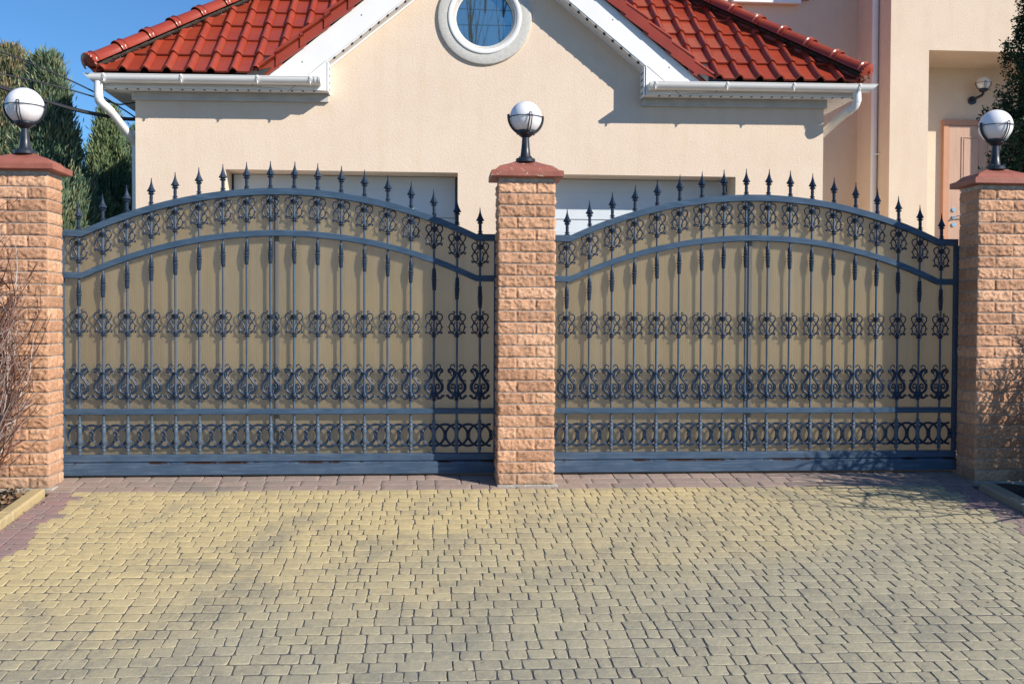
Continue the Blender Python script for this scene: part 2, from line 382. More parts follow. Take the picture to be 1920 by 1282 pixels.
# band of larger setts under the gates
yb = 6.955
for r_ in range(3):
    x = XL-.02+random.uniform(-.05, 0); d = (.118, .118, .118)[r_]
    while x < XR+.05:
        wd = random.choice([.12, .175, .235]); x1 = x+wd
        if True:
            paver(x, x1, yb-d, yb, 3, random.random(), .008)
        x = x1
    yb -= d
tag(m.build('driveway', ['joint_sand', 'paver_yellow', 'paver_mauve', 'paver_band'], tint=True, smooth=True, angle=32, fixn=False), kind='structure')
# kerbs
for nm, xa, xb, lab, ye in (('kerb', -2.527, -2.435, 'left', 6.53), ('kerb', 3.615, 3.725, 'right', 6.50)):
    m = MB(); yy = ye
    while yy > .3:
        y0 = yy-.5+.004; top = .046
        n0 = len(m.v); m.box(xa+random.uniform(-.003, .003), xb+random.uniform(-.003, .003), y0, yy-.004, -.08, top, .012, t=random.random())
        m.v[n0:] = [(x, y, z+gz(y)) for x, y, z in m.v[n0:]]
        yy -= .5
    tag(m.build(nm, 'kerb_yellow' if lab == 'left' else 'kerb_shaded_grey', tint=True), kind='structure')
# planting beds
def bed(xa, xb, ya, yb_):
    m = MB(); nx_, ny_ = 30, 50; vs = []
    for j in range(ny_+1):
        for i in range(nx_+1):
            x = xa+(xb-xa)*i/nx_; y = ya+(yb_-ya)*j/ny_; vs.append((x, y, gz(y)-.01+.035*noise.noise(Vector((x*4, y*4, 0)))+.015*noise.noise(Vector((x*14, y*14, 2)))))
    m.add(vs, [(j*(nx_+1)+i, j*(nx_+1)+i+1, (j+1)*(nx_+1)+i+1, (j+1)*(nx_+1)+i) for j in range(ny_) for i in range(nx_)])
    tag(m.build('planting_bed', 'soil', smooth=True, angle=180), kind='structure')
bed(-5.2, -2.527, .6, 6.62); bed(3.725, 6.5, .6, 6.62)
def litter(n, xa, xb, ya, yb_, name, zo=.012, zr=.03, sz=1.):
    c = np.stack([rng.uniform(xa, xb, n), rng.uniform(ya, yb_, n), np.zeros(n)], 1)
    c[:, 2] = [gz(q[1])+zo+random.uniform(0, zr) for q in c]
    a = rng.normal(size=(n, 3)); a /= np.linalg.norm(a, axis=1)[:, None]; a[:, 2] *= .5
    b = np.cross(a, rng.normal(size=(n, 3))); b /= np.linalg.norm(b, axis=1)[:, None]
    L = sz*rng.uniform(.012, .03, n)[:, None]; W = L*.45
    V = np.stack([c-a*L, c-b*W, c+a*L, c+b*W], 1).reshape(-1, 3); F = np.arange(4*n).reshape(-1, 4)
    tag(fast_mesh(name, V, F, rng.random(n)**1.3, 'dead_leaf'), kind='stuff')
litter(2600, -3.4, -2.56, 5.0, 6.62, 'leaf_litter')
litter(90, -2.432, -2.38, 4.6, 6.55, 'leaf_litter', .003, .004, .35)
litter(70, -2.2, 3.5, 3.6, 6.5, 'leaf_litter', .003, .004, .30)
# ------------------------------------------------------------------ brick pillars
def fbm(p, o=4):
    return noise.fractal(p, 1.0, 2.0, o)
def rock(m, o, u, v, nrm, wd, ht, seed, tint, step=.0065):
    nu = max(3, int(wd/step)); nv = max(5, int(ht/step)); vs = []
    o = Vector(o); u = Vector(u); v = Vector(v); nrm = Vector(nrm)
    for j in range(nv+1):
        for i in range(nu+1):
            a = i/nu*wd; b = j/nv*ht
            e = min(a, wd-a, b*1.15, (ht-b)*1.15); k = min(1, e/.011)
            k = k*(2-k)
            p = Vector((a*13+seed*7.1, b*17+seed*3.3, seed))
            q_ = p*1.9
            h = .0052+.0046*fbm(p*1.1, 5)+.0048*(1-abs(noise.noise(q_+Vector((9, 3, 1))))*3.2)-.0035*max(0, .35-abs(noise.noise(p*3.1)))*3
            h = max(.0005, h)
            vs.append(o+u*a+v*b+nrm*(h*k))
    m.add(vs, [(j*(nu+1)+i, j*(nu+1)+i+1, (j+1)*(nu+1)+i+1, (j+1)*(nu+1)+i) for j in range(nv) for i in range(nu)], 0, tint)
PW, PD = .372, .25
def pillar(cx, seed0, label, capm, flip=0, plinth=True):
    x0 = cx-PW/2; x1 = cx+PW/2; y0 = YP; y1 = YP+PD; cy = (y0+y1)/2
    t = empty('brick_pillar', (cx, cy, 0), label, 'pillar', 'brick pillars beside the gates')
    og = (cx, cy, 0); m = MB(); H = 2.03; nC = 26; z0 = .012; pit = (H-z0-.02)/nC; bh = pit-.008; J = .009; sd = seed0
    for k in range(nC):
        z = z0+k*pit; A = (k+flip) % 2
        fx = [(x0, .247-J/2), (x0+.247+J/2, PW-.247-J/2)] if A else [(x0, .122-J/2), (x0+.122+J/2, PW-.122-J/2)]
        fy = [(y0, .25)] if not A else [(y0, .155), (y0+.155+J, .25-.155-J)]
        for (xa, wd) in fx:
            tn = min(1, max(0, random.gauss(.5, .3)))
            sd += 1; rock(m, (xa, y0, z), (1, 0, 0), (0, 0, 1), (0, -1, 0), wd, bh, sd, tn)
            sd += 1; rock(m, (xa+wd, y1, z), (-1, 0, 0), (0, 0, 1), (0, 1, 0), wd, bh, sd, tn, .02)
        for (ya, wd) in fy:
            tn = min(1, max(0, random.gauss(.5, .3)))
            sd += 1; rock(m, (x0, ya+wd, z), (0, -1, 0), (0, 0, 1), (-1, 0, 0), wd, bh, sd, tn, .011)
            sd += 1; rock(m, (x1, ya, z), (0, 1, 0), (0, 0, 1), (1, 0, 0), wd, bh, sd, tn, .011)
        # bed faces
        m.box(x0+.001, x1-.001, y0+.001, y1-.001, z+.0005, z+bh-.0005, 0, 0, .5)
    m.build('brickwork', 'brick', t, smooth=True, angle=50, origin=og, tint=True, fixn=False)
    mo = MB(); mo.box(x0+.0045, x1-.0045, y0+.0045, y1-.0045, -.08, H+.004); mo.build('mortar', 'mortar', t, origin=og)
    if plinth:
        pl = MB(); n0 = 0
        pl.box(x0-.006, x1+.028, y0-.014, y1+.01, -.12, .012, .006); 
        pl.build('plinth', 'concrete', t, origin=og)
    c = MB(); ox, oy = .052, .05; a0, a1, b0, b1 = x0-ox, x1+ox, y0-oy, y1+oy
    rings = [(.045, 2.030), (.004, 2.034), (0, 2.038), (0, 2.070), (.004, 2.075), (.030, 2.083), (.056, 2.108), (.066, 2.114), (.105, 2.128), (.15, 2.146), (.165, 2.152)]
    vs = []
    for ins, z in rings:
        iy = min(ins, (b1-b0)/2-.03)
        vs += [(a0+ins, b0+iy, z), (a1-ins, b0+iy, z), (a1-ins, b1-iy, z), (a0+ins, b1-iy, z)]
    fs = [(3, 2, 1, 0)]+[(i*4+j, i*4+(j+1) % 4, (i+1)*4+(j+1) % 4, (i+1)*4+j) for i in range(len(rings)-1) for j in range(4)]+[tuple(range(len(rings)*4-4, len(rings)*4))]
    c.add(vs, fs); c.build('cap', capm, t, origin=og)
    return t
pillar(-2.647, 11, 'orange brick pillar rising behind the dense bare shrub on the left, under a plain red cap', 'cap_paint', 1)
pillar(.593, 517, 'orange brick pillar between the two gates, under a red cap with flaking paint', 'cap_peeling')
pillar(3.862, 1023, 'brick pillar at the right end of the gates, its face streaked with twig shadows', 'cap_paint', 1)
# ------------------------------------------------------------------ globe lamps
def globe_lamp(x, label, r=.108, rz=0., name='globe_lamp'):
    og = (x, YP+.125, 2.148); t = empty(name, og, label, 'lamp', 'globe lamps on the pillars'); t.rotation_euler.z = rz
    m = MB(); m.lathe([(.05, 0), (.062, .001), (.066, .004), (.066, .022), (.060, .028), (.040, .03), (.036, .034), (.028, .10), (.024, .155), (.024, .17)], 24)
    for a in range(4):
        an = a*PI/2+.6; m.lathe([(.006, .026), (.006, .036), (.003, .038)], 8, (.053*math.cos(an), .053*math.sin(an), 0))
    m.build('stem', 'lamp_black', t, True, loc=(0, 0, 0))
    m = MB(); zc = .17+.030+r*.93
    m.lathe([(.022, .165), (.030, .170), (.056, .190), (.062, .196), (.064, .198), (.064, .226), (.060, .230), (.050, .226)], 28)
    m.build('bowl', 'lamp_black', t, True, loc=(0, 0, 0))
    m = MB(); m.sphere((0, 0, zc), r, 40, 24); m.build('globe', 'opal_globe', t, True, loc=(0, 0, 0), angle=180)
    m = MB(); R = r+.006; m.tube([(R*math.cos(a*PI/18), R*math.sin(a*PI/18), zc-.002) for a in range(36)], .0030, 6, closed=True)
    for k in range(4):
        an = k*PI/2-PI/2+.10; tv = Vector((-math.sin(an), math.cos(an), 0)); dv = Vector((math.cos(an), math.sin(an), 0))
        p0 = []
        for s_ in range(10):
            th = .12-(.12+1.05)*s_/9; rr = r+.012-(.004*s_/9); p0.append(Vector((0, 0, zc))+dv*(rr*math.cos(th))+Vector((0, 0, rr*math.sin(th))))
        off = .0085
        A = [p+tv*off for p in p0]; B = [p-tv*off for p in p0]
        m.tube(A, .0036, 6); m.tube(B, .0036, 6); m.tube([A[0], B[0]], .0038, 6); m.tube([A[-1]+Vector((0, 0, -.012)), B[-1]+Vector((0, 0, -.012))], .004, 6)
        if k in (1, 3):
            m.tube(p0, .0085, 6)
    m.build('cage', 'lamp_black', t, True, loc=(0, 0, 0))
    return t
globe_lamp(-2.645, 'white globe lamp on the left brick pillar, in front of the conifers', .118, -.06)
globe_lamp(.593, 'white globe lamp on the middle brick pillar, in front of the cream garage wall', .108, .10)
globe_lamp(3.858, 'white globe lamp on the right brick pillar, in front of the dark evergreen', .112, .10)
# ------------------------------------------------------------------ gates
GW = 1.456                 # half width
FLAT, SAG = 1.315, .295
RAD = (FLAT**2+SAG**2)/(2*SAG)
def arch(x): return math.sqrt(RAD*RAD-x*x)-(RAD-SAG) if abs(x) < FLAT else 0.
def archline(zb, n=44):
    pts = [(-GW, zb)]+[(x, zb+arch(x)) for x in np.linspace(-FLAT, FLAT, n)]+[(GW, zb)]
    return pts
def arch_rail(m, zb, hgt, y0, y1):           # zb = top edge at the flat ends
    top = archline(zb); n = len(top); bt = .003
    bot = [(x, z-hgt) for x, z in top]
    prof = [(y0, 0+bt), (y0, hgt-bt), (y0+bt, hgt), (y1-bt, hgt), (y1, hgt-bt), (y1, bt), (y1-bt, 0), (y0+bt, 0)]
    vs = [(x, yy, z-dz) for x, z in top for yy, dz in prof]; k = 8
    fs = [(i*k+j, i*k+(j+1) % k, (i+1)*k+(j+1) % k, (i+1)*k+j) for i in range(n-1) for j in range(k)]+[tuple(range(k)), tuple(range((n-1)*k, n*k))]
    m.add(vs, fs)
Z_UP, Z_LO = 1.686, 1.404
BZ = .182
# shared ornament meshes ------------------------------------------------
def mesh_of(mb, name, mat, smooth=True, angle=50):
    o = mb.build(name, mat, None, smooth, angle=angle); me = o.data; bpy.data.objects.remove(o); return me
def half_mirror(m, paths, rad, y=0, n=5):
    for p, r in paths:
        q = spline([(a, 0, b) for a, b in p], 4)
        for s_ in (1, -1): m.tube([(s_*v_.x, -.0005*s_, v_.z) for v_ in q], r*1.65, n)
# scroll ornament, unit .00034 m from the photograph's proportions
U = .00034
def cv(l, ox=517, oz=410): return [((a-ox)*U, (oz-b)*U) for a, b in l]
m = MB()
half_mirror(m, [
    (cv([(556, 255), (600, 285), (640, 335), (668, 400), (664, 460), (640, 515), (600, 552), (560, 572), (530, 580)]), .0027),
    (cv([(604, 243), (585, 238), (572, 215), (574, 185), (596, 160), (636, 156), (672, 178), (684, 215), (676, 258), (648, 300), (614, 340), (585, 385), (566, 440), (556, 480), (570, 512), (600, 530), (628, 512)]), .0027),
    (cv([(598, 160), (580, 148), (568, 130), (574, 112), (592, 108), (602, 122)]), .0022),
    (cv([(640, 518), (655, 545), (678, 545), (684, 524), (672, 514)]), .0025),
    (cv([(590, 372), (566, 352), (562, 330), (574, 322)]), .0020),
    (cv([(560, 486), (574, 476), (590, 468), (590, 456)]), .0020),
    (cv([(640, 345), (628, 364), (612, 366)]), .0018),
    (cv([(668, 420), (692, 420)]), .002)], None)
for s_ in (1, -1):
    m.sphere((s_*178*U, 0, -10*U), .0048, 8, 6); m.sphere((s_*156*U, 0, -118*U), .0042, 8, 6); m.sphere((s_*86*U, 0, 288*U), .0036, 8, 6)
m.lathe([(.0088, .052), (.0135, .054), (.017, .058), (.017, .066), (.0185, .068), (.0185, .074), (.014, .077), (.0088, .078)], 12)
m.lathe([(.0088, .040), (.013, .042), (.013, .050), (.0088, .052)], 12)
m.lathe([(.0088, -.060), (.012, -.056), (.013, -.048), (.011, -.040), (.0088, -.036)], 12)
m.lathe([(.0088, -.074), (.018, -.071), (.020, -.067), (.012, -.063), (.0088, -.060)], 12)
SCROLL = mesh_of(m, 'scroll_ornament', 'iron_ornament')
# lyre ornament
U = .00063
def cw(l): return cv(l, 133, 930)
m = MB()
half_mirror(m, [
    (cw([(160, 758), (163, 742), (178, 733), (196, 738), (206, 756), (207, 782)]), .0026),
    (cw([(203, 806), (214, 815), (226, 806), (226, 792), (212, 782), (190, 782), (170, 793), (158, 815), (155, 845), (163, 876), (184, 905), (206, 935), (218, 962), (217, 995), (205, 1020), (180, 1042), (160, 1055)]), .0046),
    (cw([(200, 800), (186, 800), (172, 820), (170, 848), (178, 872), (196, 898), (212, 925), (226, 950), (228, 992), (214, 1022)]), .0026),
    (cw([(208, 825), (198, 838), (190, 855), (192, 862)]), .0024),
    (cw([(204, 912), (214, 902), (226, 906), (229, 920)]), .0026),
    (cw([(160, 1040), (152, 1010), (150, 975), (158, 952), (176, 944), (188, 955), (185, 968)]), .0036),
    (cw([(166, 975), (172, 992), (188, 994), (194, 980), (188, 970)]), .0034),
    (cw([(150, 1050), (168, 1062), (180, 1088), (200, 1100), (216, 1090), (222, 1074), (236, 1070), (242, 1084)]), .0044),
    (cw([(205, 925), (230, 950), (230, 1000), (206, 1032), (176, 1052)]), .0034),
    (cw([(160, 1096), (185, 1104), (206, 1096), (212, 1080)]), .0036)], None)
m.lathe([(.009, .058), (.015, .060), (.016, .065), (.015, .070), (.009, .072)], 12)
m.lathe([(.009, -.108), (.015, -.104), (.0185, -.092), (.018, -.082), (.014, -.074), (.013, -.064), (.009, -.060)], 12)
m.lathe([(.009, -.124), (.0155, -.121), (.0155, -.115), (.012, -.110), (.009, -.108)], 12)
for s_ in (1, -1): m.sphere((s_*.055, -.002, .078), .0055, 8, 6)
LYRE = mesh_of(m, 'lyre_ornament', 'iron_ornament')
# finial
m = MB()
m.lathe([(.011, 0), (.0185, .001), (.0185, .005), (.011, .007), (.011, .012), (.0175, .013), (.0175, .018), (.011, .021), (.0108, .045), (.0122, .046), (.0122, .050), (.0108, .051), (.011, .068), (.014, .070), (.020, .073), (.022, .077), (.018, .080), (.013, .083)], 14)
m.lathe([(.008, .079), (.016, .086), (.0285, .091), (.0285, .094), (.0225, .103), (.0155, .117), (.0105, .131), (.0062, .146), (.0038, .160), (.0022, .182)], 4, rot=-PI/2)
for k in range(4):
    a = -PI/2+k*PI/2+PI/4
    m.tube([(math.cos(a)*r_*.72, math.sin(a)*r_*.72, z) for r_, z in ((.030, .089), (.021, .104), (.013, .122), (.008, .14))], [.0038, .003, .0022, .001], 5)
FINIAL = mesh_of(m, 'finial', 'iron_ornament', True, 30)
# collar (baluster swelling)
m = MB()
m.lathe([(.0085, -.076), (.0125, -.072), (.0135, -.050), (.0145, -.030), (.011, -.027), (.0175, -.023), (.0175, -.016), (.012, -.013), (.012, -.009), (.0185, -.005), (.0185, .003), (.012, .007), (.012, .012), (.0175, .016), (.0175, .022), (.011, .027), (.0145, .030), (.0135, .050), (.0125, .072), (.0085, .076)], 14)
COLLAR = mesh_of(m, 'collar', 'iron_ornament')
# ring ornament
def ring_mesh(a0=0, a1=360):
    m = MB(); n = 40; full = a1-a0 >= 360
    for rx, rz_, r_ in ((.0795, .0790, .0038), (.0705, .0695, .0034)):
        k = n if full else n//2
        pts = [(rx*math.cos(math.radians(a0+(a1-a0)*i/(k if full else k-1))), 0, rz_*math.sin(math.radians(a0+(a1-a0)*i/(k if full else k-1)))) for i in range(k)]
        m.tube(pts, r_, 5, closed=full)
    # flat web between the two beads
    k = n; vs = []
    for i in range(k+1):
        an = math.radians(a0+(a1-a0)*i/k)
        for yy in (-.001, .001):
            for q in (.0795, .0715): vs.append((q*math.cos(an), yy, q*math.sin(an)))
    fs = []
    for i in range(k):
        b = i*4; fs += [(b, b+1, b+5, b+4), (b+2, b+6, b+7, b+3)]
    m.add(vs, fs)
    for an in ((90, 270) if full else ()):
        a = math.radians(an); m.box(.076*math.cos(a)-.003, .076*math.cos(a)+.003, -.0045, .0035, .0755*math.sin(a)-.006, .0755*math.sin(a)+.006)
    return mesh_of(m, 'ring', 'iron_ornament')
RING = ring_mesh(); RHALF_R = ring_mesh(-90, 90); RHALF_L = ring_mesh(90, 270)
m = MB()                                    # small tied knot where two rings touch
for s_ in (1, -1):
    m.tube(spline([(s_*.004, 0, .034), (s_*.011, -.002, .020), (s_*.005, -.003, .004), (s_*.005, -.003, -.004), (s_*.011, -.002, -.020), (s_*.004, 0, -.034)], 3), .0042, 5)
m.tube([(0, -.002, .036), (0, -.002, -.036)], .0038, 5); m.box(-.016, .016, -.008, .003, -.003, .003)
KNOT = mesh_of(m, 'ring_clasp', 'iron_ornament')
def gate(cx, label, hooklab):
    og = (cx, YG, 0)
    t = empty('sliding_gate', og, label, 'gate', 'arched wrought iron sliding gates')
    m = MB(); arch_rail(m, Z_UP, .046, -.020, .020); m.build('top_rail', 'gate_paint', t, True, loc=(0, 0, 0))
    m = MB(); arch_rail(m, Z_LO, .042, -.019, .019); m.build('arched_rail', 'gate_paint', t, True, loc=(0, 0, 0))
    m = MB(); m.box(-GW, GW, -.0185, .020, .452, .490, .003); m.build('middle_rail', 'gate_paint', t, loc=(0, 0, 0))
    m = MB(); m.box(-GW-.02, GW+.005, -.024, .024, .132, .182, .004); m.box(-GW-.02, GW+.005, -.046, .036, .046, .130, .005)
    m.build('bottom_rail', 'gate_rail_paint', t, loc=(0, 0, 0))
    for s_ in (-1, 1):
        m = MB(); x_ = s_*(GW-.002); m.box(x_-.017, x_+.017, -.016, .017, .183, Z_UP-.046, .002); m.build('end_post', 'gate_paint', t, loc=(0, 0, 0))
    # ribbed panel
    m = MB(); top = [(x, z-.02) for x, z in archline(Z_UP) ]
    poly = [(-GW, .16)]+[(GW, .16)]+list(reversed(top))
    m.prism(poly, .032, .040); m.build('panel', 'panel', t, loc=(0, 0, 0))
    m = MB(); m.box(-.052, -.026, .018, .0315, .182, Z_UP+SAG-.05, .002); m.box(-.060, -.0525, .024, .0315, .182, Z_UP+SAG-.05); m.build('panel_joint', 'joint_strip', t, loc=(0, 0, 0))
    n = 18; sp = 2.682/17
    for i in range(n):
        x = -1.341+sp*i; zt = Z_UP+arch(x)-.046; zl = Z_LO+arch(x)
        b = MB(); r_ = .0078
        b.tube([(0, 0, BZ), (0, 0, zt)], r_, 10, caps=False)
        b.lathe([(.0078, .200), (.013, .203), (.0145, .207), (.013, .212), (.0115, .216), (.0115, .226), (.0145, .229), (.0145, .235), (.010, .239), (.0095, .248), (.013, .252), (.0155, .262), (.0165, .276), (.0145, .290), (.0125, .300), (.0125, .310), (.0145, .320), (.0165, .334), (.0155, .348), (.013, .356), (.0095, .362), (.010, .370), (.0145, .373), (.0145, .379), (.0115, .383), (.0115, .392), (.013, .396), (.0145, .400), (.013, .405), (.0078, .409)], 12, (0, 0, 0))
        p = b.build('picket', 'bar_paint', t, True, loc=(x, 0, 0))
        instance(FINIAL, 'finial', p, (0, 0, Z_UP+arch(x)+.001), 1)
        instance(SCROLL, 'scroll_ornament', p, (0, 0, Z_UP+arch(x)-.148), 1)
        instance(COLLAR, 'collar', p, (0, 0, zl-.150), 1)
        instance(SCROLL, 'scroll_ornament', p, (0, 0, 1.052), 1)
        instance(LYRE, 'lyre_ornament', p, (0, 0, .665), 1)
        instance(RING, 'ring', t, (x, .002, .305))
        if i < n-1:
            instance(RING, 'ring', t, (x+sp/2, .003, .305))
        instance(KNOT, 'ring_clasp', t, (x+sp/2, -.002, .305))
    instance(RHALF_R, 'ring', t, (-1.341-sp/2, .003, .305))
    instance(RHALF_L, 'ring', t, (1.341+sp/2, .003, .305))
    return t
g1 = gate(-1.040, 'arched blue iron gate left of the middle brick pillar, conifers showing over its left end', '')
g2 = copy_tree(g1); g2.location = (2.243, YG, 0)
g2['label'] = 'arched blue iron gate right of the middle brick pillar, twig shadows on its bottom rail'
# ------------------------------------------------------------------ garage building
gr = empty('garage', (.54, YW, .45), 'cream double garage with red tiled roof, white gable boards and round window', 'garage')
OG = (.54, YW, .45)
XA, XB = -3.095, 4.180; AX = .53; GS = .81; YF = 10.55
def tilt(p):
    x, y, z = p; k = min(1, max(0, (z-2.75)/.5)); return (x, y, z+.008*(x-.53)*k)
def gb(m, name, mats, **kw): m.deform(tilt); return m.build(name, mats, kw.pop('parent', gr), origin=OG, **kw)
WCX, WCZ, WR = .503, 4.275, .330
LT = 2.645; D1 = (-2.185, .225); D2 = (.90, 3.215); FLR = .42
outer = [(XA, FLR-.1), (D1[0], FLR-.1), (D1[0], LT), (D1[1], LT), (D1[1], FLR-.1), (D2[0], FLR-.1), (D2[0], LT), (D2[1], LT), (D2[1], FLR-.1), (XB, FLR-.1), (XB, 3.55), (2.55, 3.55), (AX, 5.19), (-1.49, 3.55), (XA, 3.55)]
hole = [(WCX+WR*math.cos(a*PI/24), WCZ+WR*math.sin(a*PI/24)) for a in range(48)]
o3 = [Vector((a, YW, b)) for a, b in outer]; h3 = [Vector((a, YW, b)) for a, b in hole]
tri = tessellate_polygon([[Vector((p.x, p.z, 0)) for p in o3], [Vector((p.x, p.z, 0)) for p in h3]])
m = MB(); m.add([tuple(p) for p in o3+h3], [tuple(f) for f in tri])
for D in (D1, D2):                              # reveals
    m.add([(D[0], YW, FLR-.1), (D[0], YW, LT), (D[0], YW+.36, LT), (D[0], YW+.36, FLR-.1)], [(0, 1, 2, 3)])
    m.add([(D[1], YW, FLR-.1), (D[1], YW, LT), (D[1], YW+.36, LT), (D[1], YW+.36, FLR-.1)], [(0, 1, 2, 3)])
    m.add([(D[0], YW, LT), (D[1], YW, LT), (D[1], YW+.36, LT), (D[0], YW+.36, LT)], [(0, 1, 2, 3)])
n = 48
m.add([(WCX+WR*math.cos(a*2*PI/n), yy, WCZ+WR*math.sin(a*2*PI/n)) for yy in (YW, YW+.14) for a in range(n)], [(i, (i+1) % n, n+(i+1) % n, n+i) for i in range(n)])
for x in (XA, XB): m.add([(x, YW, .2), (x, 15.5, .2), (x, 15.5, 3.55), (x, YW, 3.55)], [(0, 1, 2, 3)])
m.add([(XA, 15.5, .2), (XB, 15.5, .2), (XB, 15.5, 3.55), (XA, 15.5, 3.55)], [(0, 1, 2, 3)])
gb(m, 'wall', 'stucco', fixn=False)
# garage doors
for D in (D1, D2):
    m = MB(); z = FLR; k = 0
    while z < LT-.06:
        z1 = min(z+.445, LT-.050); m.box(D[0]+.02, D[1]-.02, YW+.335, YW+.37, z, z1-.006, .006); 
        for q in (.15, .30): 
            if z+q < z1-.05: m.box(D[0]+.02, D[1]-.02, YW+.3335, YW+.336, z+q, z+q+.14, .002)
        z = z1
    d = gb(m, 'garage_door', 'garage_white')
    m = MB(); m.box(D[0], D[1], YW+.345, YW+.40, FLR-.1, LT); gb(m, 'door_gap', 'black_slot', parent=d)
    for xa_ in (D[0], D[1]-.022):
        m = MB(); m.box(xa_, xa_+.022, YW+.325, YW+.345, FLR, LT-.022, .002); gb(m, 'door_post', 'lamp_black', parent=d)
# round window
m = MB(); prof = [(.305, -.006), (.315, -.018), (.335, -.032), (.475, -.034), (.495, -.028), (.502, -.012), (.502, .01)]
n = 72
m.add([(WCX+r_*math.cos(2*PI*j/n), YW+d, WCZ+r_*math.sin(2*PI*j/n)) for r_, d in prof for j in range(n)], [(i*n+j, i*n+(j+1) % n, (i+1)*n+(j+1) % n, (i+1)*n+j) for i in range(len(prof)-1) for j in range(n)])
m.v = [(WCX+(x-WCX)*.988, y, WCZ+(z-WCZ)*.988) for x, y, z in m.v]
wn = gb(m, 'round_window', 'window_surround', smooth=True)
m = MB(); prof = [(.375, -.041), (.388, -.034)]
prof = [(.296, .06), (.300, .045), (.318, .040), (.328, .028), (.338, -.036), (.350, -.044), (.376, -.046), (.384, -.043), (.386, -.030)]
m.add([(WCX+r_*math.cos(2*PI*j/n), YW+d, WCZ+r_*math.sin(2*PI*j/n)) for r_, d in prof for j in range(n)], [(i*n+j, i*n+(j+1) % n, (i+1)*n+(j+1) % n, (i+1)*n+j) for i in range(len(prof)-1) for j in range(n)])
gb(m, 'window_frame', 'white_pvc', parent=wn, smooth=True)
m = MB(); m.add([(WCX+.325*math.cos(2*PI*j/n), YW+.050, WCZ+.325*math.sin(2*PI*j/n)) for j in range(n)], [tuple(range(n))]); gb(m, 'glass', 'glass', parent=wn)
